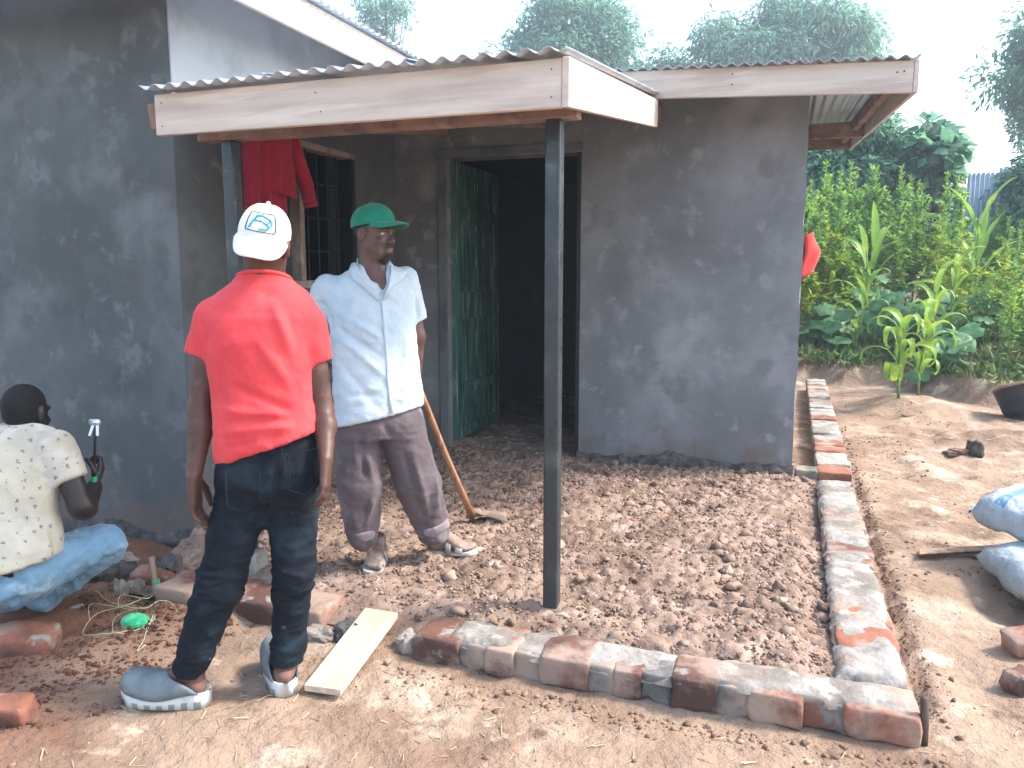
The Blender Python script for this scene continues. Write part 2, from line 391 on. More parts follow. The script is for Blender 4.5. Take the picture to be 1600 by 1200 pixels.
def ground_h(x, y):
    x = np.asarray(x, float); y = np.asarray(y, float)
    near = np.clip(1.6 - y / 14, .3, 1)
    h = .014 * fbm(x * 2.2, y * 2.2, 1.0, 3) * near + .010 * fbm(x * 9, y * 9, 2.0, 3) * near
    yb = 11.2 + .5 * vnoise(x * .8, 3.3) - 1.2 * sstep(1.3, 2.2, x)
    h = h + sstep(0, .34, y - yb + .12 * fbm(x * 3, y * 3, 2, 3)) * (.28 + .06 * vnoise(x * 2, y * 2)) + np.clip(y - yb - .6, 0, 8) * .11
    h = h + .16 * np.exp(-(((x - 1.25) / .55) ** 2 + ((y - 9.6) / .45) ** 2))
    h = h + .09 * np.exp(-(((x - 1.85) / .4) ** 2 + ((y - 8.0) / .35) ** 2)) * (1 + .5 * fbm(x * 5, y * 5, 0, 2))
    h = h - .085 * np.exp(-((x - .478) / .032) ** 2) * sstep(2.7, 3.0, y) * (1 - sstep(6.2, 6.8, y)) * (.6 + .5 * vnoise(x * 3, y * 5))
    h = h - .07 * np.exp(-(((x - .98) / .12) ** 2 + ((y - 3.95) / .3) ** 2)) * (1 + .6 * fbm(x * 9, y * 9, 2, 2))
    lf = sstep(-2.0, -2.5, x) * sstep(1.2, 1.7, y)
    h = h + lf * (.04 * fbm(x * 4, y * 4, 5, 5) + .012)
    # trampled streaks in the open ground on the right
    h = h + .026 * sstep(.6, 1.0, x) * (1 - sstep(9, 10, y)) * fbm(x * 5, y * 3, 7, 4)
    return h

def axis(a, b, d0, lo, hi, grow=1.16):
    mid = np.arange(a, b + 1e-6, d0); L = []; p = a; d = d0
    while p > lo:
        d *= grow; p -= d; L.append(p)
    R_ = []; p = mid[-1]; d = d0
    while p < hi:
        d *= grow; p += d; R_.append(p)
    return np.array(L[::-1] + list(mid) + R_)

gx = axis(-3.6, 2.4, .031, -70, 70, 1.10)
gy = axis(1.3, 6.6, .031, -20, 80, 1.035)
GX, GY = np.meshgrid(gx, gy, indexing='ij')
GZ = ground_h(GX, GY)
nx, ny = GX.shape
I = np.arange(nx * ny).reshape(nx, ny)
gf = np.stack([I[:-1, :-1], I[1:, :-1], I[1:, 1:], I[:-1, 1:]], -1).reshape(-1, 4)
ground = obj('ground', np.stack([GX, GY, GZ], -1).reshape(-1, 3), gf, M['ground'], origin=(0, 0, 0), smooth=True)
tag(ground, kind='structure')
# redder dug soil round the pit by the left wall, a real change of soil colour
red = (sstep(-1.95, -2.5, GX) * sstep(1.0, 1.5, GY) * (1 - sstep(3.3, 3.6, GY)) * np.clip(.75 + .6 * fbm(GX * 2.4, GY * 2.4, 9, 3), 0, 1)).ravel()
at = ground.data.attributes.new('red_soil', 'FLOAT', 'POINT'); at.data.foreach_set('value', red.astype(np.float32))
t = M['ground'].node_tree; b = t.nodes['Principled BSDF']; lk = b.inputs['Base Color'].links[0].from_socket
an = t.nodes.new('ShaderNodeAttribute'); an.attribute_name = 'red_soil'
nz = t.nodes.new('ShaderNodeTexNoise'); nz.inputs['Scale'].default_value = 7; nz.inputs['Detail'].default_value = 7
rp = t.nodes.new('ShaderNodeMix'); rp.data_type = 'RGBA'; rp.inputs[6].default_value = (.13, .06, .036, 1); rp.inputs[7].default_value = (.27, .135, .08, 1)
t.links.new(t.nodes['Texture Coordinate'].outputs['Object'], nz.inputs['Vector']); t.links.new(nz.outputs[0], rp.inputs[0])
mx = t.nodes.new('ShaderNodeMix'); mx.data_type = 'RGBA'
t.links.new(an.outputs['Fac'], mx.inputs[0]); t.links.new(lk, mx.inputs[6]); t.links.new(rp.outputs[2], mx.inputs[7]); t.links.new(mx.outputs[2], b.inputs['Base Color'])

# ------------------------------------------------------------------ soil fill of the veranda
def fill_h(x, y):
    x = np.asarray(x, float); y = np.asarray(y, float)
    h = .095 + .016 * fbm(x * 2.4, y * 2.4, 4, 3) + .010 * fbm(x * 9, y * 9, 6, 3)
    ramp = sstep(2.84, 3.2, y - .18 * vnoise(x * 3, 1.2)) * sstep(-1.2, -1.45, x) + sstep(-1.45, -1.2, x)
    h = h * (.12 + .88 * ramp) + .01 * sstep(4.6, 5.6, y)
    h = h - .045 * sstep(.06, .16, x) * (1 - sstep(5.5, 5.8, y))
    h = h - .03 * (1 - sstep(2.80, 2.92, y)) * sstep(-1.4, -1.2, x)
    return h
fx = np.arange(-2.965, .235, .014); fy = np.arange(2.76, 6.86, .014)
FX, FY = np.meshgrid(fx, fy, indexing='ij')
FZ = fill_h(FX, FY) + (.020 * np.abs(fbm(FX * 17, FY * 17, 1, 3)) + .010 * fbm(FX * 36, FY * 36, 4, 2) - .008) * np.clip(sstep(2.95, 3.3, FY) + sstep(-1.5, -1.2, FX), .15, 1); nx, ny = FX.shape
I = np.arange(nx * ny).reshape(nx, ny)
q = np.stack([I[:-1, :-1], I[1:, :-1], I[1:, 1:], I[:-1, 1:]], -1).reshape(-1, 4)
cx = (FX[:-1, :-1] + .01).ravel(); cy = (FY[:-1, :-1] + .01).ravel()
keep = (cy < 5.74) | ((cx > -2.53) & (cx < -1.48) & (cy < 5.97)) | ((cy > 5.95) & (cx > -2.9) & (cx < -.4))
soil = obj('soil_fill', np.stack([FX, FY, FZ], -1).reshape(-1, 3), q[keep], M['fill'], origin=(-1.4, 4.2, 0), smooth=True)
tag(soil, kind='structure')

# ------------------------------------------------------------------ clods
def ico(sub=0):
    p = (1 + 5 ** .5) / 2
    v = [V(-1, p, 0), V(1, p, 0), V(-1, -p, 0), V(1, -p, 0), V(0, -1, p), V(0, 1, p), V(0, -1, -p), V(0, 1, -p), V(p, 0, -1), V(p, 0, 1), V(-p, 0, -1), V(-p, 0, 1)]
    f = [(0, 11, 5), (0, 5, 1), (0, 1, 7), (0, 7, 10), (0, 10, 11), (1, 5, 9), (5, 11, 4), (11, 10, 2), (10, 7, 6), (7, 1, 8), (3, 9, 4), (3, 4, 2), (3, 2, 6), (3, 6, 8), (3, 8, 9), (4, 9, 5), (2, 4, 11), (6, 2, 10), (8, 6, 7), (9, 8, 1)]
    v = [nrm(a) for a in v]
    for _ in range(sub):
        c = {}; g = []
        def mid(a, b):
            k = (min(a, b), max(a, b))
            if k not in c:
                v.append(nrm(v[a] + v[b])); c[k] = len(v) - 1
            return c[k]
        for a, b2, d in f:
            e, h, i = mid(a, b2), mid(b2, d), mid(d, a)
            g += [(a, e, i), (b2, h, e), (d, i, h), (e, h, i)]
        f = g
    return np.array(v), np.array(f)

def rock_variants(sub, n, amp, seed):
    r = np.random.default_rng(seed); v, f = ico(sub); out = []
    for i in range(n):
        o = r.random(3) * 40
        d = 1 + amp * fbm(v[:, 0] * 1.7 + o[0], v[:, 1] * 1.7 + o[1], v[:, 2] * 1.7 + o[2], 4)
        out.append(v * d[:, None] * (r.random(3) * .5 + .75))
    return out, f

def scatter(P, Rr, sub, seed, amp=.55, flat=.8):
    """rocks at P with radii Rr -> one vertex array and face array"""
    vs, f = rock_variants(sub, 14, amp, seed); r = np.random.default_rng(seed + 1); n = len(P); m = len(vs[0])
    k = r.integers(0, 14, n); a = r.random(n) * 6.283; b = r.random(n) * 6.283
    B = np.stack(vs)[k]
    ca, sa = np.cos(a)[:, None], np.sin(a)[:, None]; cb, sb = np.cos(b)[:, None], np.sin(b)[:, None]
    x, y, z = B[..., 0], B[..., 1], B[..., 2]
    y, z = y * cb - z * sb, y * sb + z * cb
    x, y = x * ca - y * sa, x * sa + y * ca
    Q = np.stack([x, y, z * flat], -1) * np.asarray(Rr)[:, None, None] + np.asarray(P)[:, None, :]
    F_ = f[None] + (np.arange(n) * m)[:, None, None]
    return Q.reshape(-1, 3), F_.reshape(-1, 3)

def clod_cloud(n, dist, hfun, rmin, rmax, seed, power=2.6):
    r = np.random.default_rng(seed); x, y = dist(r, n)
    u = r.random(len(x)); R_ = rmin * (rmax / rmin) ** (u ** power)
    return np.stack([x, y, hfun(x, y) + R_ * (r.random(len(x)) * .7 - .3)], -1), R_

def d_fill(r, n):
    x = r.random(n * 2) * 3.15 - 2.95; y = 2.85 + r.random(n * 2) * 2.88
    m = fbm(x * 1.9, y * 1.9, 8, 4) * .6 + .85
    m = m * (.12 + .88 * np.maximum(sstep(2.95, 3.25, y - .18 * vnoise(x * 3, 1.2)), sstep(-1.5, -1.2, x)))
    m = np.where((x > -.55) & (x < -.2) & (y > 3.2) & (y < 4.3), m * .55, m)
    m = m * (1 - .8 * np.exp(-(((x + 1.95) / .15) ** 2 + ((y - 4.9) / .4) ** 2)))
    k = r.random(n * 2) < m
    return x[k][:n], y[k][:n]
vsets = []
P, Rr = clod_cloud(28000, d_fill, fill_h, .0025, .0108, 1, 1.2); v1, f1 = scatter(P, Rr, 0, 11)
P, Rr = clod_cloud(1500, d_fill, fill_h, .009, .032, 2, 4.6); v2, f2 = scatter(P, Rr, 1, 12)
clods = obj('soil_clods', np.concatenate([v1, v2]), np.concatenate([f1, f2 + len(v1)]), M['clod'], origin=(-1.4, 4.2, .1))
tag(clods, 'crumbly red brown soil clods strewn over the veranda fill', 'soil', kind='stuff')

def d_open(r, n):
    x = []; y = []
    a = n // 3                                            # along the outer foot of the brick edging
    yy = 2.8 + r.random(a) * 5.5; x.append(.47 + np.abs(r.normal(0, .05, a))); y.append(yy)
    a = n // 2                                            # churned ground to the right
    q = r.random((2, a * 3)); xx = .6 + q[0] * 2.1; yy = 4.2 + q[1] * 5.5; k = fbm(xx * 1.5, yy * 1.5, 3, 3) > .12; x.append(xx[k][:a]); y.append(yy[k][:a])
    a = n // 5                                            # round the front edging
    x.append(-1.4 + r.random(a) * 1.9); y.append(2.56 - np.abs(r.normal(0, .07, a)))
    a = n // 6
    x.append(-2.2 + r.random(a) * 4.2); y.append(1.5 + r.random(a) * 1.5)
    return np.concatenate(x), np.concatenate(y)
P, Rr = clod_cloud(5000, d_open, ground_h, .0015, .013, 3, 3.0); v1, f1 = scatter(P, Rr, 0, 13)
o = obj('loose_crumbs', v1, f1, mat('dry_crumbs', [(.26, .17, .115), ((.15, .09, .06), 6, .42, .6)], rough=.95, island=.4, spec=.15), origin=(0, 3, 0))
tag(o, 'scattered dry dirt crumbs lying on the trampled ground', 'dirt', kind='stuff')

def d_red(r, n):
    x = r.normal(-2.55, .26, n * 3); y = r.normal(2.35, .42, n * 3)
    k = (x < -2.08) & (y < 3.3) & (y > 1.3) & (fbm(x * 3, y * 3, 3, 3) > -.25)
    return x[k][:n], y[k][:n]
P, Rr = clod_cloud(5500, d_red, ground_h, .0015, .013, 4, 2.6); v1, f1 = scatter(P, Rr, 0, 14)
o = obj('red_earth_lumps', v1, f1, M['red_earth'], origin=(-2.5, 2.3, 0))
tag(o, 'dug red earth lumps heaped beside the crouching man', 'soil', kind='stuff')

def d_grit(r, n):
    x = -2.3 + r.random(n) * 4.0; y = 1.45 + r.random(n) ** 1.3 * 3.4; k = (y < 2.6) | (x > .5); return x[k], y[k]
P, Rr = clod_cloud(7500, d_grit, ground_h, .0008, .0045, 6, 2.0); v1, f1 = scatter(P, Rr, 0, 15)
o = obj('grit', v1, f1, mat('fine_grit', [(.33, .24, .17), ((.18, .115, .08), 6, .42, .6)], rough=.95, island=.5, spec=.15), origin=(0, 2, 0))
tag(o, 'fine grit strewn over the bare front ground', 'grit', kind='stuff')
# straw and chips trodden into the front ground
sv = []; sf = []; r = np.random.default_rng(21)
for i in range(420):
    x = r.uniform(-2.2, 1.6); y = r.uniform(1.5, 2.55) if x < .45 else r.uniform(1.6, 6.5)
    a = r.random() * 6.28; l = r.uniform(.006, .03); wd = r.uniform(.001, .0022); z = float(ground_h(x, y)) + .004
    d = V(math.cos(a), math.sin(a), r.uniform(-.1, .2)) * l; s_ = V(-math.sin(a), math.cos(a), 0) * wd; c = V(x, y, z); b = len(sv)
    sv += [c - d - s_, c - d + s_, c + d + s_, c + d - s_, c - d + V(0, 0, .0015), c + d + V(0, 0, .0015)]
    sf += [(b, b + 3, b + 5, b + 4), (b + 1, b + 4, b + 5, b + 2)]
o = obj('straw_bits', sv, sf, M['straw'], origin=(0, 2, 0))
tag(o, 'bits of dry straw trodden into the bare ground', 'straw', kind='stuff')

# ------------------------------------------------------------------ rough bricks
def rough_box(half, n=8, k=12, amp=.02, seed=0):
    idx = {}; v = []; f = []
    def vid(p):
        key = tuple(np.round(p, 4))
        if key not in idx:
            idx[key] = len(v); v.append(p)
        return idx[key]
    L = np.sin(np.linspace(-1, 1, n + 1) * 1.5708); L = np.sign(L) * np.abs(L) ** .55
    for ax in range(3):
        for s in (-1, 1):
            for i in range(n):
                for j in range(n):
                    q = []
                    for a, b in ((i, j), (i + 1, j), (i + 1, j + 1), (i, j + 1)):
                        p = np.zeros(3); p[ax] = s; p[(ax + 1) % 3] = L[a]; p[(ax + 2) % 3] = L[b]; q.append(vid(p))
                    f.append(tuple(q if s > 0 else q[::-1]))
    v = np.array(v); half = np.asarray(half, float)
    v = v / (np.sum(np.abs(v) ** k, 1) ** (1 / k))[:, None]
    w = v * half
    d = fbm(w[:, 0] * 22 + seed * 3.1, w[:, 1] * 22 + seed, w[:, 2] * 22, 3)
    return w + nrm_rows(v) * (d * amp)[:, None], f

def nrm_rows(v):
    return v / (np.linalg.norm(v, axis=1, keepdims=True) + 1e-9)

def rough_obj(name, c, half, rot, m, parent=None, seed=0, amp=.006, n=8, k=12):
    v, f = rough_box(half, n, k, amp, seed)
    rz, rx, ry = (list(rot) + [0, 0])[:3] if not np.isscalar(rot) else (rot, 0, 0)
    from mathutils import Euler
    Rm = np.array(Euler((rx, ry, rz)).to_matrix())
    return obj(name, v @ Rm.T + V(*c), f, m, parent, smooth=True, origin=V(*c) - V(0, 0, half[2]) if parent is None else None)

# front edging: bricks with fat mortar joints, measured along x
edge = empty('brick_edging', (-.45, 2.72, 0), 'low brick and mortar edging round the front and right of the soil fill', 'edging')
X = [-1.318, -1.13, -1.026, -.911, -.812, -.632, -.538, -.436, -.336, -.184, -.079, .093, .22, .44]
for i in range(13):
    a, b2 = X[i], X[i + 1]; c = ((a + b2) / 2, 2.725, .046); hl = (b2 - a) / 2
    if i % 2 == 0:
        rough_obj('brick', (c[0], c[1] + .004 * math.sin(i * 2.3), c[2] + .002 * math.sin(i)), (hl + .004, .102, .055 + .003 * math.sin(i * 5)), .03 * math.sin(i * 1.7), M['brick'] if i in (2, 10, 12) else M['brick_dark'], edge, i, .009)
    else:
        rough_obj('mortar_joint', (c[0], c[1] + .010, c[2] - .005), (hl + .010, .097, .053), 0, M['mortar_grey'], edge, 40 + i, .012)
# mortar smeared over the top of the front run
def smear(name, x0, x1, y0, y1, z, parent, seed, amp=.008, step=.018, cover=.1):
    xs = np.arange(x0, x1, step); ys = np.arange(y0, y1 + 1e-6, step)
    A, B = np.meshgrid(xs, ys, indexing='ij')
    n1 = fbm(A * 7 + seed, B * 7, 2, 4); n2 = fbm(A * 3.1, B * 3.1 + seed, 5, 2)
    ed = np.minimum(np.minimum(A - x0, x1 - A), np.minimum(B - y0, y1 - B))
    Z = z + amp * (n1 + cover * 4 + n2 * .9) - .03 * np.exp(-np.clip(ed, 0, 1) / .012)
    nx, ny = A.shape; I = np.arange(nx * ny).reshape(nx, ny)
    q = np.stack([I[:-1, :-1], I[1:, :-1], I[1:, 1:], I[:-1, 1:]], -1).reshape(-1, 4)
    jit = .012 * vnoise(A * 30, B * 30, seed)
    return obj(name, np.stack([A + jit * .4, B + jit, Z], -1).reshape(-1, 3), q, M['mortar'], parent, smooth=True)
smear('mortar_bed', -1.20, .43, 2.635, 2.83, .0985, edge, 3.0, .0085, .016, .13)
# right run, near part: headers mostly hidden under mortar
y = 2.86; i = 0
while y < 5.62:
    l = .215 + .03 * math.sin(i * 2.1)
    rough_obj('brick', (.325 + .006 * math.sin(i * 3.3), y + l / 2, .044), (.108, l / 2 - .006, .055), .02 * math.sin(i), M['brick'] if i % 3 else M['brick_dark'], edge, 60 + i, .006)
    y += l; i += 1
smear('mortar_bed', .205, .435, 2.84, 5.66, .097, edge, 9.0, .011, .02, .22)
# right run beyond the corner of the house, one course higher
y = 5.70; i = 0
while y < 10.6:
    l = .232 + .02 * math.sin(i * 1.9)
    big = i == 0
    rough_obj('brick', (.325, y + l / 2, .085 + .006 * math.sin(i * 2.2)), (.112, l / 2 - (.004 if big else .012), .058), .03 * math.sin(i * 1.3), M['brick'] if i in (0, 3) or i % 5 == 4 else M['mortar'], edge, 90 + i, .010)
    if not big:
        rough_obj('mortar_joint', (.325, y, .082), (.105, .018, .05), 0, M['mortar'], edge, 130 + i, .008)
    y += l; i += 1
rough_obj('mortar_joint', (.145, 5.78, .07), (.075, .075, .075), 0, M['mortar_grey'], edge, 200, .008)

# left run of the edging, set apart by the gap where the plank lies
ledge = empty('brick_step', (-2.2, 2.8, 0), 'short mortared brick step behind the man in the red shirt', 'step')
for i, (a, b2) in enumerate(((-2.66, -2.45), (-2.44, -2.22), (-2.21, -2.0), (-1.99, -1.79))):
    rough_obj('brick', ((a + b2) / 2, 2.82 + .012 * math.sin(i * 2), .034), ((b2 - a) / 2, .11, .056), .05 * math.sin(i * 2.4), M['brick_dark'] if i in (1, 2) else M['brick'], ledge, 210 + i, .008)
smear('mortar_bed', -2.50, -1.86, 2.73, 2.93, .084, ledge, 5.0, .008, .016, .05)

# ------------------------------------------------------------------ house
for pm_ in (M['plaster'], M['plaster_shaded']):
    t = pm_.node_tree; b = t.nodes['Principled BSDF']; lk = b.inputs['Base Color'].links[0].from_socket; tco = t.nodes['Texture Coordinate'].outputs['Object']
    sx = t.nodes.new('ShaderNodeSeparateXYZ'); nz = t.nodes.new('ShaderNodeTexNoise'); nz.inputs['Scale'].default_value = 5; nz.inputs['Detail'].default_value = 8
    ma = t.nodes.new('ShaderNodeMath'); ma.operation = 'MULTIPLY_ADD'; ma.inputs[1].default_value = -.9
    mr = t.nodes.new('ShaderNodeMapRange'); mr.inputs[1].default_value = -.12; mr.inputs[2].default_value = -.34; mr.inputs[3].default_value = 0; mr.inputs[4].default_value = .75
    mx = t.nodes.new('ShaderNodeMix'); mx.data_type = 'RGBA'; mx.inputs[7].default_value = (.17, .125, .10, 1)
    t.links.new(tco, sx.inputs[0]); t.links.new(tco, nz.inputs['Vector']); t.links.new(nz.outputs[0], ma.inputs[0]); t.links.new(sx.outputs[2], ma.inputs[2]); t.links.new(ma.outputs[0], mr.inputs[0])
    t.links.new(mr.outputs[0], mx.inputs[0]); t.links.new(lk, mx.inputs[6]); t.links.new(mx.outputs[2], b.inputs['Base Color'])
house = empty('house', (-1.5, 5.75, 0), 'grey cement plastered house with an open green door and tin roofs', 'house')
WY = 5.75                                                                 # front of the right block
def wall(name, lo, hi, m='plaster', bevel=.012):
    return MB().box(lo, hi).build(name, M[m], house, bevel=bevel)
wall('front_wall', (-8.0, 3.35, -.1), (-2.97, 3.57, 3.05), 'plaster_shaded', 0)
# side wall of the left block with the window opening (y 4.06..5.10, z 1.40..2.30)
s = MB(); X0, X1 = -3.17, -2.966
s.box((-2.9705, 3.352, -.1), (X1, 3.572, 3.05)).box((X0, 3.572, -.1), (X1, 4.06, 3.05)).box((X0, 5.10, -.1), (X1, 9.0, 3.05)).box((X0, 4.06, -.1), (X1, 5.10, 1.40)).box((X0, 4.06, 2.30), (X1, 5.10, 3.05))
s.build('side_wall', M['plaster_shaded'], house)
MB().hexa([(-2.9665, 3.354, 2.26), (-2.957, 3.354, 2.26), (-2.957, 6.4, 2.76), (-2.9665, 6.4, 2.76), (-2.9665, 3.354, 3.05), (-2.957, 3.354, 3.05), (-2.957, 6.4, 3.05), (-2.9665, 6.4, 3.05)]).build('sunlit_upper_wall', M['plaster_sunlit'], house)  # thin slab with sunlight painted in, above the porch roof
# front wall of the right block with the doorway (x -2.53..-1.475, top 2.36)
DX0, DX1, DT = -2.53, -1.475, 2.345
s = MB(); s.box((-2.97, WY, -.1), (DX0, WY + .2, 2.72)).box((DX0, WY, DT), (DX1, WY + .2, 2.72))
s.build('doorway_wall', M['plaster'], house)
# right panel of that wall: gridded so that the trowelled face is never quite flat
xs = np.linspace(DX1, .05, 46); zs = np.linspace(.02, 2.72, 80)
A, B = np.meshgrid(xs, zs, indexing='ij')
D = WY + .006 * fbm(A * 2.2, B * 2.2, 3, 3)
corner = .006 * vnoise(B * 6, 2.0)
A2 = A + np.where(A > .04, corner, 0)
m = MB(); m.grid(np.stack([A2, D, B], -1)[::-1])
m.grid([[(.05 + .006 * float(vnoise(z * 6, 2.0)), WY + .006 * float(fbm(.05 * 2.2, z * 2.2, 3, 3)), z), (.05, WY + .1, z), (.05, 10.6, z)] for z in zs])
m.grid([[(DX1, WY + .006 * float(fbm(DX1 * 2.2, z * 2.2, 3, 3)), z), (DX1, WY + .2, z)] for z in zs][::-1])
m.grid([[(DX1, WY + .2, z), (-.15, WY + .2, z), (-.15, 10.4, z)] for z in (0.0, 2.72)])
m.build('plastered_wall', M['plaster'], house, smooth=False)
# rough unplastered footing under it
xs = np.linspace(DX1 - .01, .06, 90); ts = np.linspace(0, 1, 9)
rows = []
for x in xs:
    top = .175 + .03 * vnoise(np.array([x * 4.0]), 1.0)[0] + .02 * vnoise(np.array([x * 15.0]), 2.0)[0]
    rows.append([(x, WY - .055 * (1 - t_ ** 3) * (1 + .6 * fbm(np.array([x * 14]), np.array([t_ * 3]), 1, 3)[0]) - .004, .03 + (top - .03) * t_) for t_ in ts])
MB().grid(rows[::-1]).build('rough_footing', M['rubble'], house, smooth=True)
xs = np.linspace(-7.9, -2.955, 160); rows = []
for x in xs:
    top = .10 + .03 * vnoise(np.array([x * 4.0]), 1.0)[0]
    rows.append([(x, 3.35 - .05 * (1 - t_ ** 3) * (1 + .6 * fbm(np.array([x * 12]), np.array([t_ * 3]), 4, 3)[0]) - .003, -.05 + (top + .05) * t_) for t_ in ts])
MB().grid(rows[::-1]).build('rough_footing', M['rubble'], house, smooth=True)
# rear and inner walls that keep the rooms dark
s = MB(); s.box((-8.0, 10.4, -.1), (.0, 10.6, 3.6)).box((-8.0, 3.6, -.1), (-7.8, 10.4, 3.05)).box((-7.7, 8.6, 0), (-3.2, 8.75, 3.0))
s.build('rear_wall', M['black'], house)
MB().box((-2.95, 9.2, 0), (-.2, 9.3, 2.9)).build('inner_shade_wall', M['black'], house)
MB().box((-2.958, 5.955, 0), (-2.945, 9.19, 2.49)).build('inner_shade_wall', M['black'], house)  # black lining added over the plaster to keep the doorway dark
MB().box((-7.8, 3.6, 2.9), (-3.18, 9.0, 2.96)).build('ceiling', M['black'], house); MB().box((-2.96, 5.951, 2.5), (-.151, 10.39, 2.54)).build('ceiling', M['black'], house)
# door surround
s = MB(); s.box((DX0 - .09, WY - .018, 2.352), (DX1 + .01, WY + .03, 2.412)); s.build('lintel', M['concrete_frame'], house, bevel=.005)
s = MB(); s.box((DX0 - .075, WY - .014, .1), (DX0 - .002, WY + .05, 2.35)); s.build('door_jamb', M['concrete_frame'], house, bevel=.005)
s = MB(); s.box((DX1 - .035, WY + .012, .1), (DX1 - .002, WY + .07, 2.35)); s.build('door_jamb', M['bars'], house, bevel=.004)
# open door leaf swung inwards, its face towards +x
door = empty('door', (0, 0, 0)); door.parent = house; door.location = V(-2.50, WY + .06, .15) - V(-1.5, 5.75, 0)
y0, y1 = WY + .065, WY + 1.06; xa, xb = -2.535, -2.498
def dpart(name, ya, yb, za, zb, d=0, bv=.004):
    return MB().box((xa + (0 if d == 0 else .004), ya, za), (xb + d, yb, zb)).build(name, M['door'], door, bevel=bv)
dpart('stile', y0, y0 + .105, .15, 2.335); dpart('stile', y1 - .105, y1, .15, 2.335)
for za, zb in ((.15, .235), (.50, .575), (1.13, 1.31), (1.92, 2.0), (2.25, 2.335)):
    dpart('rail', y0 + .106, y1 - .106, za, zb, .003)
for za, zb in ((.235, .50), (2.0, 2.25)):
    dpart('panel', y0 + .100, y1 - .100, za - .004, zb + .004, -.024)
for za, zb in ((.575, 1.13), (1.31, 1.92)):
    ym = (y0 + y1) / 2
    dpart('panel', y0 + .100, ym - .005, za - .004, zb + .004, -.022, .006); dpart('panel', ym + .004, y1 - .100, za - .004, zb + .004, -.022, .006)
    for a, b2 in ((za, za + .016), (zb - .016, zb)):
        MB().box((xb - .012, y0 + .106, a), (xb + .006, y1 - .106, b2)).build('moulding', M['door'], door, bevel=.003)
# window in the side wall
win = empty('window', (0, 0, 0)); win.parent = house; win.location = V(-2.98, 4.58, 1.4) - V(-1.5, 5.75, 0)
def wpart(name, lo, hi, m='wood_frame'):
    return MB().box(lo, hi).build(name, M[m], win, bevel=.004)
wx0, wx1 = -3.06, -2.955
wpart('frame', (wx0, 4.05, 1.385), (wx1 + .02, 5.11, 1.435)); wpart('frame', (wx0, 4.05, 2.27), (wx1, 5.11, 2.31))
wpart('frame', (wx0, 4.05, 1.436), (wx1, 4.10, 2.269)); wpart('frame', (wx0, 5.06, 1.436), (wx1, 5.11, 2.269), 'bars'); wpart('mullion', (wx0 + .01, 4.41, 1.436), (wx1 + .005, 4.46, 2.269))
wpart('pane', (-3.03, 4.102, 1.437), (-3.024, 4.408, 2.268), 'glass')
for y in (4.58, 4.70, 4.82, 4.94):
    wpart('bar', (-3.02, y, 1.437), (-3.006, y + .012, 2.268), 'bars')
for z in (1.62, 1.84, 2.06):
    wpart('bar', (-3.03, 4.462, z), (-3.0215, 5.058, z + .014), 'bars')

# ------------------------------------------------------------------ roofs
def sheet(name, P00, P10, P01, parent, pitch=.076, amp=.010, seam=0.0, skew=0.0):
    """corrugated sheet: ridges run from edge P00-P10 towards P01"""
    P00, P10, P01 = V(*P00), V(*P10), V(*P01)
    w = np.linalg.norm(P10 - P00); n = max(8, int(round(w / pitch)) * 8); e = (P10 - P00); d = P01 - P00
    N = nrm(np.cross(e, d)); N = N if N[2] > 0 else -N
    rows = []
    for i in range(n + 1):
        t_ = i / n; a = P00 + e * t_ + N * (amp * math.cos(t_ * w / pitch * 2 * math.pi) + seam)
        dd = d + V(skew * t_, 0, 0); rows.append([a, a + dd * .5, a + dd])
    return MB().grid(rows, thick=.002).build(name, M['tin'], parent, smooth=True)

porch = empty('porch_roof', (0, 0, 0)); porch.parent = house; porch.location = V(-1.6, 2.7, 2.04) - V(-1.5, 5.75, 0)
SL = .148
for i, (a, b2) in enumerate(((-2.50, -1.89), (-1.92, -1.30), (-1.33, -.735))):
    sheet('roof_sheet', (a, 2.645, 2.212), (b2, 2.645, 2.212), (a, 5.2, 2.212 + SL * 2.555), porch, seam=.004 * (i % 2), skew=-.10 if i == 2 else 0)
sheet('roof_sheet', (-2.955, 3.36, 2.310), (-2.47, 3.36, 2.310), (-2.955, 5.2, 2.310 + SL * 1.84), porch)
m = MB(); m.hexa([(-2.475, 2.70, 2.035), (-.764, 2.70, 2.035), (-.764, 2.728, 2.035), (-2.475, 2.728, 2.035), (-2.475, 2.70, 2.195), (-.764, 2.70, 2.195), (-.764, 2.728, 2.195), (-2.475, 2.728, 2.195)])
m.build('fascia_board', M['fascia'], porch, bevel=.004)
m = MB(); m.hexa([(-.763, 2.696, 2.033), (-.737, 2.696, 2.033), (-.845, 5.19, 2.385), (-.875, 5.19, 2.385), (-.763, 2.696, 2.197), (-.737, 2.696, 2.197), (-.845, 5.19, 2.55), (-.875, 5.19, 2.55)])
m.build('side_fascia_board', M['fascia_y'], porch, bevel=.004)
for pts, ax_ in (([(-2.44, 2.699, 2.16), (-2.44, 2.699, 2.07), (-1.72, 2.699, 2.15), (-1.70, 2.699, 2.08), (-.80, 2.699, 2.16), (-.80, 2.699, 2.07)], porch),):
    for p in pts:
        v, f = lathe([(.0005, -.002), (.0026, -.002), (.0022, .001), (.0005, .001)], 8); obj('nail', v[:, [0, 2, 1]] + V(*p), f, M['bars'], ax_)
for x in (-2.52, -1.72, -.93):
    a = V(x, 2.74, 2.12); b2 = V(x, 5.7, 2.12 + SL * 2.96)
    MB().beam(a, b2, .05, .10).build('rafter', M['timber_dark'], porch, bevel=.004)
MB().box((-2.55, 3.03, 2.065), (-.80, 3.11, 2.15)).build('beam', M['timber_dark'], porch, bevel=.004)
MB().box((-2.62, 4.4, 2.36), (-.86, 4.46, 2.41)).build('purlin', M['timber_dark'], porch, bevel=.004)

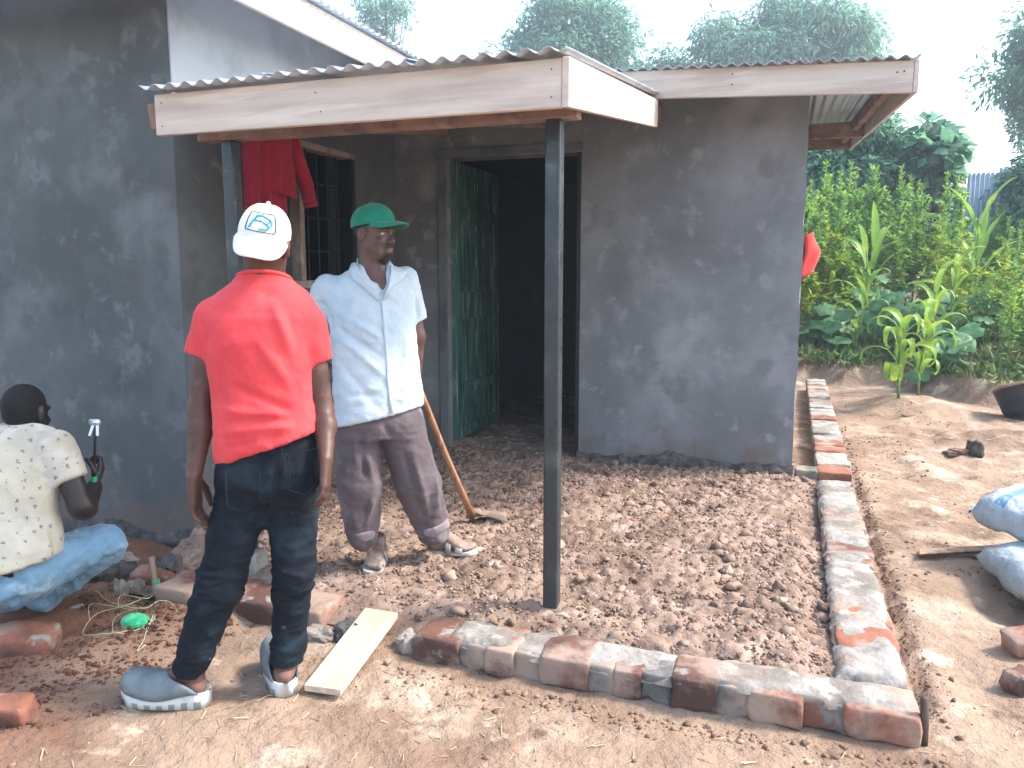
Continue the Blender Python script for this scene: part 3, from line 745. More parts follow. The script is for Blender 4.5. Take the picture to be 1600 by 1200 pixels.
def post(x, y, zb, zt, label, w_=.062):
    p = MB()
    p.box((x - w_ / 2, y - w_ / 2, zb), (x + w_ / 2, y + w_ / 2, zt))
    return p.build('post', M['post'], house, bevel=.008)
post(-.895, 3.07, -.05, 2.066, 'r'); post(-2.40, 3.07, -.05, 2.066, 'l')
v, f = rough_box((.062, .062, .075), 5, 5, .014, 77)
obj('post_footing', v + V(-2.385, 3.06, .10), f, M['mortar'], house, smooth=True)
v, f = rough_box((.05, .05, .04), 5, 4, .014, 78)
obj('post_footing', v + V(-.89, 3.065, .07), f, M['fill'], house, smooth=True)

main = empty('main_roof', (0, 0, 0)); main.parent = house; main.location = V(-1, 5.15, 2.5) - V(-1.5, 5.75, 0)
MS = .088
for a, b2 in ((-2.96, -2.2), (-2.23, -1.44), (-1.47, -.68), (-.71, .03), (0.0, .615)):
    za = 2.725 - (a + .9) * .037; zb = 2.725 - (b2 + .9) * .037
    sheet('roof_sheet', (a, 5.10, za), (b2, 5.10, zb), (a, 11.0, za + MS * 5.9), main)
m = MB(); zl, zr = 2.575 + .037 * 2.0, 2.485
m.hexa([(-2.95, 5.15, zl), (.585, 5.15, zr), (.585, 5.18, zr), (-2.95, 5.18, zl), (-2.95, 5.15, zl + .155), (.585, 5.15, zr + .175), (.585, 5.18, zr + .175), (-2.95, 5.18, zl + .155)])
m.build('fascia_board', M['fascia'], main, bevel=.004)
for p in ((.50, 5.149, 2.60), (.535, 5.149, 2.602), (-.4, 5.149, 2.66), (-.4, 5.149, 2.60)):
    v, f = lathe([(.0005, -.002), (.005, -.002), (.004, .001), (.0005, .001)], 8); obj('nail', v[:, [0, 2, 1]] + V(*p), f, M['bars'], main)
m = MB(); m.hexa([(.586, 5.146, 2.483), (.612, 5.146, 2.483), (.612, 10.95, 2.483 + MS * 5.8), (.586, 10.95, 2.483 + MS * 5.8), (.586, 5.146, 2.66), (.612, 5.146, 2.66), (.612, 10.95, 2.66 + MS * 5.8), (.586, 10.95, 2.66 + MS * 5.8)])
m.build('side_fascia_board', M['fascia_y'], main, bevel=.004)
for y in (8.7, 10.75):
    z = 2.56 + MS * (y - 5.15)
    MB().box((.06, y, z - .075), (.584, y + .06, z + .07)).build('purlin', M['timber_dark'], main, bevel=.004)
MB().beam((.50, 5.19, 2.59), (.50, 10.7, 2.59 + MS * 5.5), .05, .09).build('rafter', M['timber_dark'], main, bevel=.004)

lroof = empty('left_roof', (0, 0, 0)); lroof.parent = house; lroof.location = V(-4, 4, 2.8) - V(-1.5, 5.75, 0)
m = MB(); m.box((-2.625, 3.02, 2.79), (-2.60, 8.2, 2.965)); m.build('side_fascia_board', M['fascia_y'], lroof, bevel=.004)
m = MB(); m.hexa([(-8.0, 3.02, 2.79), (-2.626, 3.02, 2.79), (-2.626, 3.045, 2.79), (-8.0, 3.045, 2.79), (-8.0, 3.02, 2.96), (-2.626, 3.02, 2.96), (-2.626, 3.045, 2.96), (-8.0, 3.045, 2.96)])
m.build('fascia_board', M['fascia'], lroof, bevel=.004)
for i in range(7):
    a = 2.98 + i * .75
    sheet('roof_sheet', (-2.56, a, 2.985), (-2.56, a + .78, 2.985), (-8.0, a, 3.9), lroof)

# ------------------------------------------------------------------ smooth body surfaces from distance fields
class Field:
    def __init__(s, lo, hi, h):
        s.lo = V(*lo); s.h = h
        s.n = np.ceil((V(*hi) - s.lo) / h).astype(int) + 1
        s.ax = [s.lo[i] + np.arange(s.n[i]) * h for i in range(3)]
        s.F = np.full(s.n, .25, np.float32)
    def win(s, lo, hi):
        a = np.clip(np.floor((V(*lo) - s.lo) / s.h).astype(int), 0, s.n); b = np.clip(np.ceil((V(*hi) - s.lo) / s.h).astype(int) + 1, 0, s.n)
        w = tuple(slice(a[i], b[i]) for i in range(3))
        return w, s.ax[0][w[0]][:, None, None], s.ax[1][w[1]][None, :, None], s.ax[2][w[2]][None, None, :]
    def op(s, fn, lo, hi, k, mode='add'):
        p = k + 4 * s.h
        w, x, y, z = s.win(V(*lo) - p, V(*hi) + p)
        if 0 in s.F[w].shape: return s
        d = fn(x, y, z); A = s.F[w]
        if mode == 'add':
            t = np.clip(.5 + .5 * (d - A) / k, 0, 1); s.F[w] = d * (1 - t) + A * t - k * t * (1 - t)
        else:
            d = -d; t = np.clip(.5 - .5 * (d - A) / k, 0, 1); s.F[w] = d * (1 - t) + A * t + k * t * (1 - t)
        return s
    def cone(s, a, b, ra, rb, k=.02, flat=None, mode='add'):
        a = V(*a); b = V(*b); ba = b - a; bb = ba @ ba + 1e-12; R_ = max(ra, rb) * (flat[1] if flat is not None and flat[1] > 1 else 1)
        def fn(x, y, z):
            px, py, pz = x - a[0], y - a[1], z - a[2]
            t = np.clip((px * ba[0] + py * ba[1] + pz * ba[2]) / bb, 0, 1)
            qx, qy, qz = px - t * ba[0], py - t * ba[1], pz - t * ba[2]
            if flat is not None:
                u = nrm(flat[0]); c = (qx * u[0] + qy * u[1] + qz * u[2]) * (1 / flat[1] - 1)
                qx, qy, qz = qx + u[0] * c, qy + u[1] * c, qz + u[2] * c
            return np.sqrt(qx * qx + qy * qy + qz * qz) - (ra + (rb - ra) * t)
        return s.op(fn, np.minimum(a, b) - R_, np.maximum(a, b) + R_, k, mode)
    def ell(s, c, r, axes=None, k=.02, mode='add'):
        c = V(*c); r = V(*r); A = np.eye(3) if axes is None else np.array(axes); m = r.max()
        def fn(x, y, z):
            px, py, pz = x - c[0], y - c[1], z - c[2]; k0 = 0; k1 = 0
            for i in range(3):
                u = px * A[i][0] + py * A[i][1] + pz * A[i][2]
                k0 = k0 + (u / r[i]) ** 2; k1 = k1 + (u / r[i] ** 2) ** 2
            k0 = np.sqrt(k0); return k0 * (k0 - 1) / (np.sqrt(k1) + 1e-6)
        return s.op(fn, c - m, c + m, k, mode)
    def loft(s, secs, ra, fa, e=2.3, k=.03):
        """rows (z, cx, cy, a, b): superellipse sections stacked in z, a along ra, b along fa"""
        S_ = np.array(sorted(secs)); m = S_[:, 3].max()
        def fn(x, y, z):
            zz = z.ravel(); g = [np.interp(zz, S_[:, 0], S_[:, i])[None, None, :] for i in range(1, 5)]
            px, py = x - g[0], y - g[1]
            u = np.abs(px * ra[0] + py * ra[1]) / g[2]; v = np.abs(px * fa[0] + py * fa[1]) / g[3]
            d = ((u ** e + v ** e) ** (1 / e) - 1) * np.minimum(g[2], g[3])
            cap = np.maximum(z - S_[-1, 0], S_[0, 0] - z)
            return np.maximum(d, cap + 0 * d)
        return s.op(fn, (S_[:, 1].min() - m, S_[:, 2].min() - m, S_[0, 0]), (S_[:, 1].max() + m, S_[:, 2].max() + m, S_[-1, 0]), k)
    def cut(s, p, n, k=.006, lo=None, hi=None):
        """keep the side behind plane (p, n)"""
        p = V(*p); n = nrm(n)
        w, x, y, z = s.win(lo if lo is not None else s.lo, hi if hi is not None else s.lo + s.n * s.h)
        d = (x - p[0]) * n[0] + (y - p[1]) * n[1] + (z - p[2]) * n[2]; A = s.F[w]
        t = np.clip(.5 - .5 * (d - A) / k, 0, 1); s.F[w] = d * (1 - t) + A * t + k * t * (1 - t)
        return s
    def merge(s, o, k=.03):
        A, d = s.F, o.F; t = np.clip(.5 + .5 * (d - A) / k, 0, 1); s.F = d * (1 - t) + A * t - k * t * (1 - t)
        return s
    def like(s):
        return Field(s.lo, s.lo + (s.n - 1) * s.h - s.h * .5, s.h)
    def mesh(s):
        F_ = s.F; N = F_ < 0; nx, ny, nz = F_.shape
        c = np.zeros((nx - 1, ny - 1, nz - 1), np.int8)
        for i in (0, 1):
            for j in (0, 1):
                for k in (0, 1):
                    c += N[i:nx - 1 + i, j:ny - 1 + j, k:nz - 1 + k]
        ii = np.nonzero((c > 0) & (c < 8)); n = len(ii[0]); P = np.zeros((n, 3)); W = np.zeros(n)
        cor = {(i, j, k): F_[ii[0] + i, ii[1] + j, ii[2] + k].astype(float) for i in (0, 1) for j in (0, 1) for k in (0, 1)}
        for a in cor:
            for axn in range(3):
                if a[axn]: continue
                b = list(a); b[axn] = 1; b = tuple(b); fa, fb = cor[a], cor[b]; m = (fa < 0) != (fb < 0)
                t = np.where(m, fa / np.where(m, fa - fb, 1), 0)
                q = np.zeros((n, 3)) + a; q[:, axn] = t
                P += q * m[:, None]; W += m
        P = P / W[:, None] + np.stack(ii, 1)
        idx = np.full(c.shape, -1, np.int64); idx[ii] = np.arange(n); Q = []
        for axn in range(3):
            o = [(axn + 1) % 3, (axn + 2) % 3]
            sl0 = [slice(1, -1)] * 3; sl0[axn] = slice(0, -1); sl1 = list(sl0); sl1[axn] = slice(1, None)
            A = N[tuple(sl0)]; B = N[tuple(sl1)]; e = np.nonzero(A != B)
            g = [e[0].copy(), e[1].copy(), e[2].copy()]
            for d in o: g[d] = g[d] + 1
            def cell(u, v):
                h = [x.copy() for x in g]; h[o[0]] -= u; h[o[1]] -= v
                return idx[h[0], h[1], h[2]]
            q = np.stack([cell(1, 1), cell(0, 1), cell(0, 0), cell(1, 0)], 1); fl = ~A[e]
            q[fl] = q[fl][:, ::-1]; Q.append(q)
        return P * s.h + s.lo, np.concatenate(Q)

def vnormals(v, f):
    n = np.zeros_like(v); a = np.cross(v[f[:, 2]] - v[f[:, 0]], v[f[:, 3]] - v[f[:, 1]])
    for i in range(4): np.add.at(n, f[:, i], a)
    return nrm_rows(n)

def smooth_mesh(v, f, it=1, lam=.5):
    for _ in range(it):
        s_ = np.zeros_like(v); c = np.zeros(len(v))
        for i in range(4):
            a, b = f[:, i], f[:, (i + 1) % 4]
            np.add.at(s_, a, v[b]); np.add.at(c, a, 1)
        v = v * (1 - lam) + lam * s_ / np.maximum(c, 1)[:, None]
    return v

def folds(v, f, segs, wr=None):
    """ridge/crease lines (a, b, amp, width) plus wrinkle noise (scale xyz, amp)"""
    n = vnormals(v, f); d = np.zeros(len(v))
    for a, b, amp, wd in segs:
        a = V(*a); b = V(*b); ba = b - a; t = np.clip(((v - a) @ ba) / (ba @ ba), 0, 1)
        r = np.linalg.norm(v - a - t[:, None] * ba, axis=1)
        d += 1.5 * amp * np.exp(-(r / wd) ** 2) * np.sin(np.pi * np.clip(.12 + .76 * t, 0, 1))
    if wr:
        for (sx, sy, sz), amp, seed, mask in wr:
            k = fbm(v[:, 0] * sx + seed, v[:, 1] * sy - seed, v[:, 2] * sz + seed, 3)
            k = 1 - 2 * np.abs(k)                      # ridged
            d += amp * k * (mask(v) if mask else 1)
    return v + n * d[:, None]

UP = V(0, 0, 1)
CR = V(.94425, .32924, 0)        # picture right along the ground
CF = V(-.32924, .94425, 0)       # away from the viewer
def hand(F_, wrist, d, n, s, curl=.5, sc=1.0, thumb=.5, spread=1.0):
    w = V(*wrist); d = nrm(d); n = nrm(n - d * (n @ d)); s = nrm(s - d * (s @ d) - n * (s @ n))
    for o_ in (-.026, -.009, .009, .026):
        F_.cone(w + s * o_ * .6 * sc, w + (d * .088 + s * o_) * sc, .015 * sc, .0125 * sc, .014)
    for o_, L_, r in ((.029, .070, .0088), (.0095, .080, .0092), (-.0105, .073, .0088), (-.029, .057, .0078)):
        p = w + (d * .088 + s * o_) * sc; a = .25 * curl
        for i, fr in enumerate((.45, .32, .25)):
            dd = d * math.cos(a) + n * math.sin(a) + s * o_ * 3 * spread * (i == 0)
            q = p + nrm(dd) * L_ * fr * sc
            F_.cone(p, q, r * sc * (1 - .08 * i), r * sc * (.93 - .08 * i), .004); p = q; a += curl * .85
    p = w + (d * .022 + s * .026 + n * .006) * sc
    for dd, L_, r in ((s * .75 + d * .7 + n * .10, .045, .0125), (d * .85 + s * .35 + n * thumb, .034, .0105), (d * .8 + s * .05 + n * thumb * 1.4, .027, .009)):
        q = p + nrm(dd) * L_ * sc; F_.cone(p, q, r * sc, r * sc * .9, .008); p = q

def head(F_, c, hr, hf, hu, sc=1.0, face=True):
    P = lambda r, f, u: V(*c) + (hr * r + hf * f + hu * u) * sc
    E_ = lambda p, r, k=.02, mode='add': F_.ell(p, V(*r) * sc, (hr, hf, hu), k, mode)
    E_(P(0, -.012, .03), (.076, .097, .092)); E_(P(0, .028, -.045), (.059, .063, .075), .03); F_.cone(P(0, .062, -.098), P(0, .070, -.094), .024 * sc, .022 * sc, .03)
    for q in (-1, 1):
        E_(P(.081 * q, -.012, -.004), (.014, .021, .034), .006); E_(P(.088 * q, -.004, -.002), (.008, .011, .02), .006, 'sub')
        F_.cone(P(.045 * q, .012, -.06), P(.03 * q, .06, -.088), .022 * sc, .018 * sc, .03)
    if face:
        for q in (-1, 1):
            F_.cone(P(.045 * q, .078, .020), P(.012 * q, .090, .022), .011 * sc, .011 * sc, .014)
            E_(P(.031 * q, .092, .002), (.015, .013, .010), .010, 'sub'); E_(P(.031 * q, .0725, .002), (.0145, .0135, .0125), .004)
            E_(P(.042 * q, .066, -.032), (.022, .018, .016), .02); E_(P(.015 * q, .098, -.034), (.011, .012, .010), .008)
        F_.cone(P(0, .086, .006), P(0, .106, -.028), .009 * sc, .0145 * sc, .010)
        E_(P(0, .093, -.063), (.027, .012, .0075), .005); E_(P(0, .091, -.077), (.024, .012, .0085), .005)
    return P

def foot(F_, heel, toe, ankle, zs, w_=.042, toes=True):
    heel = V(*heel); toe = V(*toe); d = nrm((toe - heel) * (1, 1, 0)); s = V(-d[1], d[0], 0); L_ = np.linalg.norm((toe - heel)[:2])
    h0 = V(heel[0], heel[1], zs); A = V(*ankle)
    F_.cone(h0 + d * .03 + UP * .032, A, .032, .036, .02)
    F_.cone(h0 + d * .03 + UP * .028, h0 + d * L_ * .7 + UP * .022, .030, .022, .02)
    for q in (-1, 0, 1):
        F_.cone(A + d * .01 - UP * .005, h0 + d * L_ * .72 + s * q * .026 + UP * .02, .030, .017, .02)
    if toes:
        for q, r, l in ((1.0, .0135, 1.0), (.45, .010, .99), (0, .0095, .96), (-.45, .009, .92), (-.85, .0085, .86)):
            F_.cone(h0 + d * L_ * .74 + s * q * .030 + UP * .017, h0 + d * (L_ * l - .012) + s * q * .036 + UP * .013, r, r * 1.05, .004)

def cap(parent, c, hr, hf, hu, r, m, brim=.072, droop=.03, tilt=.25, seed=0, squash=1.0):
    """baseball cap: dome over centre c, brim towards hf; returns dome object and a surface function"""
    c = V(*c)
    def S_(az, el, off=0.0):
        # az from hf towards hr, el from rim up to the crown
        ce, se = math.cos(el), math.sin(el); ce = ce ** .85; 
        rr = 1 + .012 * math.sin(az * 6 + seed) * ce
        return c + (hf * math.cos(az) * r[1] * rr + hr * math.sin(az) * r[0] * rr) * (ce + off / r[0]) + hu * (r[2] * se * squash + off * se)
    n, mm = 40, 12; v = []; f = []
    for i in range(mm):
        el = -.12 + (math.pi / 2 + .10) * i / mm
        for k in range(n):
            v.append(S_(2 * math.pi * k / n, el))
    v.append(S_(0, math.pi / 2)); top = len(v) - 1
    for i in range(mm - 1):
        for k in range(n):
            a = i * n + k; b = i * n + (k + 1) % n; f.append((b, a, a + n, b + n))
    for k in range(n):
        f.append(((mm - 1) * n + (k + 1) % n, (mm - 1) * n + k, top))
    dome = obj('cap', v, f, m, parent, smooth=True)
    rows = []
    for i in range(25):
        s_ = -1 + 2 * i / 24; az = s_ * 1.12; b0 = S_(az, -.08); row = []
        L_ = brim * (1 - abs(s_) ** 3.2 * .93)
        for j in range(8):
            t = j / 7
            row.append(b0 + hf * L_ * t * (1 - .1 * t) + hr * math.sin(az) * .012 * t - hu * (tilt * L_ * t + droop * s_ * s_ * t * (L_ / brim) ** .6 + .006 * t * t))
        rows.append(row)
    MB().grid(rows, thick=.004).build('brim', m, dome, smooth=True)
    MB().add(*[x for x in (ico(1)[0] * .008 + S_(0, math.pi / 2, .002), ico(1)[1])]).build('button', m, dome, smooth=True)
    # seams of the panels
    for k in range(6):
        az = k * math.pi / 3 + math.pi / 6
        MB().tube([S_(az, -.05 + (math.pi / 2) * i / 10, .0008) for i in range(10)], .0013, 5).build('seam', m, dome)
    return dome, S_

def cloth_obj(name, F_, m, parent, segs=(), wr=None, sm=1):
    v, f = F_.mesh(); v = smooth_mesh(v, f, sm); v = folds(v, f, segs, wr)
    return obj(name, v, f, m, parent, smooth=True)

def body_obj(name, F_, mats, parent, region=None, sm=1):
    v, f = F_.mesh(); v = smooth_mesh(v, f, sm, .4)
    o = obj(name, v, f, mats, parent, smooth=True)
    if region:
        c = v[f].mean(1); o.data.polygons.foreach_set('material_index', region(c).astype(np.int32))
    return o

# ================================================================== man in the red shirt, seen from behind
R = empty('person', (-1.835, 2.348, 0.000), 'man in coral red t-shirt, dark jeans and white cap, seen from behind', 'person')
H0 = .0056
B = Field((-2.22, 1.90, 0), (-1.30, 2.72, 1.74), H0)
hc = V(*(-1.689, 2.312, 1.576)); hu = nrm(UP + CR * .13 - CF * .02); hr = nrm(CR - hu * (CR @ hu)); hf = np.cross(hu, hr)
HP = head(B, hc, hr, hf, hu, .97, True)
B.cone((-1.694, 2.315, 1.538), (-1.721, 2.338, 1.430), .058, .056, .03)
tors = [(1.47, -1.713, 2.335, .07, .062), (1.42, -1.716, 2.325, .12, .072), (1.36, -1.718, 2.31, .165, .09), (1.25, -1.717, 2.297, .175, .108), (1.10, -1.70, 2.283, .155, .10), (1.0, -1.686, 2.276, .150, .098), (.9, -1.675, 2.276, .155, .105), (.78, -1.668, 2.278, .16, .105)]
B.loft(tors, CR, CF)
B.cone((-1.876, 2.252, 1.321), (-1.902, 2.199, 1.018), .048, .038, .03); B.cone((-1.902, 2.199, 1.018), (-1.888, 2.184, 0.959), .038, .042, .02); B.cone((-1.888, 2.184, 0.959), (-1.879, 2.134, 0.810), .042, .026, .02)
B.cone((-1.559, 2.361, 1.311), (-1.519, 2.363, 1.012), .046, .036, .03); B.cone((-1.519, 2.363, 1.012), (-1.492, 2.334, 0.963), .037, .038, .02); B.cone((-1.492, 2.334, 0.963), (-1.447, 2.261, 0.869), .037, .024, .02)
hand(B, (-1.880, 2.132, 0.802), V(-.02, -.02, -1) + CR * .02, CR, CF * .8 - CR * .3, .55, 1.10, .12)
hand(B, (-1.446, 2.260, 0.864), V(0, 0, -1) - CF * .25, -CR, CF, .5, 1.0)
B.cone((-1.757, 2.246, 0.782), (-1.806, 2.149, 0.453), .075, .055, .03); B.cone((-1.806, 2.149, 0.453), (-1.909, 2.096, 0.112), .05, .036, .03)
B.cone((-1.600, 2.312, 0.779), (-1.606, 2.280, 0.430), .075, .055, .03); B.cone((-1.606, 2.280, 0.430), (-1.657, 2.296, 0.081), .05, .036, .03)
FL = dict(heel=(-1.862, 2.105, .0), toe=(-2.125, 2.035, .0), zs=.036); FR = dict(heel=(-1.632, 2.245, .0), toe=(-1.812, 2.44, .0), zs=.034)
foot(B, FL['heel'], FL['toe'], (-1.90, 2.10, .125), FL['zs'], toes=False); foot(B, FR['heel'], FR['toe'], (-1.655, 2.285, .115), FR['zs'], toes=False)
def regR(c):
    r = np.zeros(len(c)); q = (c - hc) @ np.stack([hr, hf, hu], 1)
    r[(c[:, 2] > 1.4) & (q[:, 2] > -.035) & (q[:, 1] < .035) & (np.abs(q[:, 0]) < .0745)] = 1
    r[c[:, 2] < .085] = 2
    return r
body_obj('body', B, [M['skin_a'], M['hair'], M['heel']], R, regR)
# t-shirt
T = Field((-2.12, 1.98, .76), (-1.38, 2.58, 1.52), .0066)
T.loft([(1.51, -1.713, 2.336, .080, .070), (1.475, -1.713, 2.335, .086, .074), (1.45, -1.714, 2.332, .105, .078), (1.42, -1.716, 2.327, .145, .088), (1.385, -1.717, 2.317, .180, .102), (1.33, -1.718, 2.305, .195, .118), (1.25, -1.716, 2.297, .192, .126), (1.10, -1.702, 2.283, .176, .120), (1.0, -1.688, 2.276, .178, .128), (.9, -1.675, 2.276, .187, .140), (.77, -1.668, 2.278, .192, .142)], CR, CF, 2.2, .02)
Sf = T.like(); Sf.cone((-1.868, 2.256, 1.328), (-1.923, 2.207, 1.126), .064, .052, .01).cut((-1.914, 2.221, 1.200), V(*(-1.915, 2.216, 1.165)) - V(*(-1.868, 2.256, 1.328)), .003); T.merge(Sf, .022)
Sf = T.like(); Sf.cone((-1.566, 2.360, 1.317), (-1.515, 2.378, 1.105), .062, .046, .01).cut((-1.528, 2.385, 1.179), V(*(-1.525, 2.381, 1.144)) - V(*(-1.566, 2.360, 1.317)), .003); T.merge(Sf, .022)
hn = nrm(np.cross(V(*(-1.763, 2.126, 0.852)) - V(*(-1.446, 2.254, 0.966)), CF)); hn = hn if hn[2] < 0 else -hn
T.cut((-1.763, 2.126, 0.852), hn, .004)
T.cut(V(-1.714, 2.33, 1.464), nrm(UP * 1 + CF * .35), .004)
bk = 2.63
seg = [((-1.615, 2.236, 1.390), (-1.514, 2.234, 1.140), .010, .02), ((-1.574, 2.247, 1.370), (-1.461, 2.242, 1.067), -.010, .018), ((-1.551, 2.243, 1.286), (-1.443, 2.239, 1.005), .010, .018), ((-1.670, 2.201, 1.286), (-1.490, 2.227, 1.036), .007, .02), ((-1.732, 2.155, 1.119), (-1.458, 2.232, 0.994), -.008, .016),
       ((-1.758, 2.134, 1.036), (-1.488, 2.223, 1.005), .009, .013), ((-1.756, 2.128, 0.994), (-1.449, 2.239, 1.019), -.009, .012), ((-1.745, 2.128, 0.961), (-1.438, 2.239, 0.990), .008, .012), ((-1.752, 2.118, 0.911), (-1.545, 2.195, 0.949), -.006, .012), ((-1.785, 2.149, 1.203), (-1.752, 2.118, 0.911), -.008, .02),
       ((-1.845, 2.146, 1.328), (-1.830, 2.189, 1.219), -.006, .012), ((-1.469, 2.265, 1.244), (-1.526, 2.267, 1.390), -.008, .016), ((-1.667, 2.224, 1.432), (-1.804, 2.170, 1.390), .004, .02)]
nk = [V(-1.713, 2.334, 1.462) + CR * .089 * math.cos(a) + CF * .073 * math.sin(a) - UP * .35 * .073 * math.sin(a) for a in np.linspace(0, 6.283, 40)]
tee = cloth_obj('t_shirt', T, M['tee'], R, seg, [((9, 9, 16), .0035, 3.0, lambda v: sstep(1.2, .95, v[:, 2])), ((6, 6, 5), .003, 8.0, None)])
MB().tube(nk, .0065, 8, cap=False).build('collar', M['tee'], tee, smooth=True)
# jeans
Jn = Field((-2.06, 1.95, .06), (-1.40, 2.56, .99), .0066)
Jn.loft([(.98, -1.684, 2.276, .158, .104), (.90, -1.676, 2.276, .166, .112), (.82, -1.67, 2.274, .178, .126), (.77, -1.674, 2.272, .160, .118), (.73, -1.676, 2.27, .11, .09)], CR, CF, 2.2, .03)
Jn.cone((-1.757, 2.240, 0.738), (-1.806, 2.151, 0.464), .092, .074, .07); Jn.cone((-1.806, 2.151, 0.464), (-1.814, 2.140, 0.410), .076, .076, .02); Jn.cone((-1.814, 2.140, 0.410), (-1.917, 2.092, 0.108), .074, .051, .02)
Jn.cone((-1.604, 2.304, 0.735), (-1.605, 2.282, 0.442), .088, .068, .07); Jn.cone((-1.605, 2.282, 0.442), (-1.659, 2.295, 0.076), .068, .052, .02)
Jn.cut(V(-1.68, 2.276, .955), nrm(UP - CR * .25), .004); Jn.cut((-1.88, 2.08, .100), nrm(V(*(-1.917, 2.092, 0.108)) - V(*(-1.814, 2.140, 0.410))), .003, (-2.06, 1.95, .05), (-1.75, 2.3, .3)); Jn.cut((-1.65, 2.28, .100), (0, 0, -1), .003, (-1.75, 2.1, .05), (-1.4, 2.5, .3))
knee = lambda v: np.clip(np.exp(-((v[:, 2] - .42) / .12) ** 2) + np.exp(-((v[:, 2] - .17) / .07) ** 2) + .35 * np.exp(-((v[:, 2] - .68) / .08) ** 2), 0, 1.3)
jseg = [((-1.691, 2.105, 0.606), (-1.785, 2.082, 0.525), .008, .014), ((-1.689, 2.099, 0.564), (-1.793, 2.073, 0.483), -.008, .012), ((-1.676, 2.099, 0.532), (-1.805, 2.061, 0.430), .008, .012), ((-1.621, 2.189, 0.575), (-1.498, 2.246, 0.525), .008, .012), ((-1.619, 2.183, 0.532), (-1.496, 2.242, 0.493), -.008, .01), ((-1.619, 2.197, 0.482), (-1.505, 2.253, 0.442), .008, .011),
        ((-1.612, 2.167, 0.694), (-1.557, 2.175, 0.913), -.010, .012), ((-1.878, 2.032, 0.263), (-1.786, 2.061, 0.242), .006, .01), ((-1.902, 2.024, 0.195), (-1.806, 2.056, 0.184), .007, .01), ((-1.653, 2.224, 0.164), (-1.570, 2.257, 0.186), .005, .01)]
jeans = cloth_obj('jeans', Jn, M['jeans'], R, jseg, [((7, 7, 24), .009, 2.0, knee), ((8, 8, 8), .004, 6.0, None)])
for a, b in (((-1.721, 2.096, 0.837), (-1.612, 2.127, 0.860)), ((-1.525, 2.162, 0.893), (-1.456, 2.231, 0.909))):
    a = V(*a); b = V(*b); dn = V(0, 0, -.145)
    def on(p, F_=Jn):
        return p
    MB().tube([a, b, b + dn * .8, (a + b) / 2 + dn, a + dn * .8, a], .0022, 5).build('pocket_stitch', M['jeans'], jeans)
MB().tube([V(*x) for x in ((-1.617, 2.173, 0.678), (-1.578, 2.152, 0.767), (-1.553, 2.150, 0.844), (-1.550, 2.167, 0.915))], .003, 5).build('seam', M['jeans'], jeans)
# cap worn back to front, brim towards the viewer
cu = nrm(UP + CR * .20 - CF * .10); cf = nrm(-CF * .97 + CR * .12); cf = nrm(cf - cu * (cf @ cu)); cr = np.cross(cf, cu)
capw, CS = cap(R, hc + hu * .038 - hf * .012, cr, cf, cu, (.085, .101, .096), M['cap_white'], .068, .034, .75, 1)
def patch_line(pts, rad, m, name):
    return MB().tube([CS(a, e, .002) for a, e in pts], rad, 6).build(name, m, capw)
def rect(a0, a1, e0, e1, n=8):
    P = [(a0 + (a1 - a0) * i / n, e0) for i in range(n)] + [(a1, e0 + (e1 - e0) * i / n) for i in range(n)] + [(a1 - (a1 - a0) * i / n, e1) for i in range(n)] + [(a0, e1 - (e1 - e0) * i / n) for i in range(n)]
    return P + P[:1]
# az grows towards the cap's own right, which is picture left seen from behind
patch_line(rect(.60, -.60, .12, .80), .0016, M['logo_dark'], 'patch_border')
lg = lambda *p: [(.60 - 1.20 * x, .12 + .68 * y) for x, y in p]
for k, p in enumerate((lg((.13, .12), (.22, .45), (.33, .80), (.55, .86)), lg((.30, .55), (.48, .55), (.60, .50)), lg((.52, .86), (.70, .74), (.86, .62)), lg((.58, .50), (.70, .42), (.84, .60)), lg((.66, .46), (.80, .30), (.72, .14), (.48, .14)), lg((.84, .60), (.88, .40), (.80, .26)))):
    Q = []
    for (a, b), (c_, d) in zip(p, p[1:]):
        Q += [(a + (c_ - a) * i / 4, b + (d - b) * i / 4) for i in range(4)]
    patch_line(Q + [p[-1]], .0030 if k in (0, 2, 4) else .0024, M['logo_blue'], 'letter_stroke')
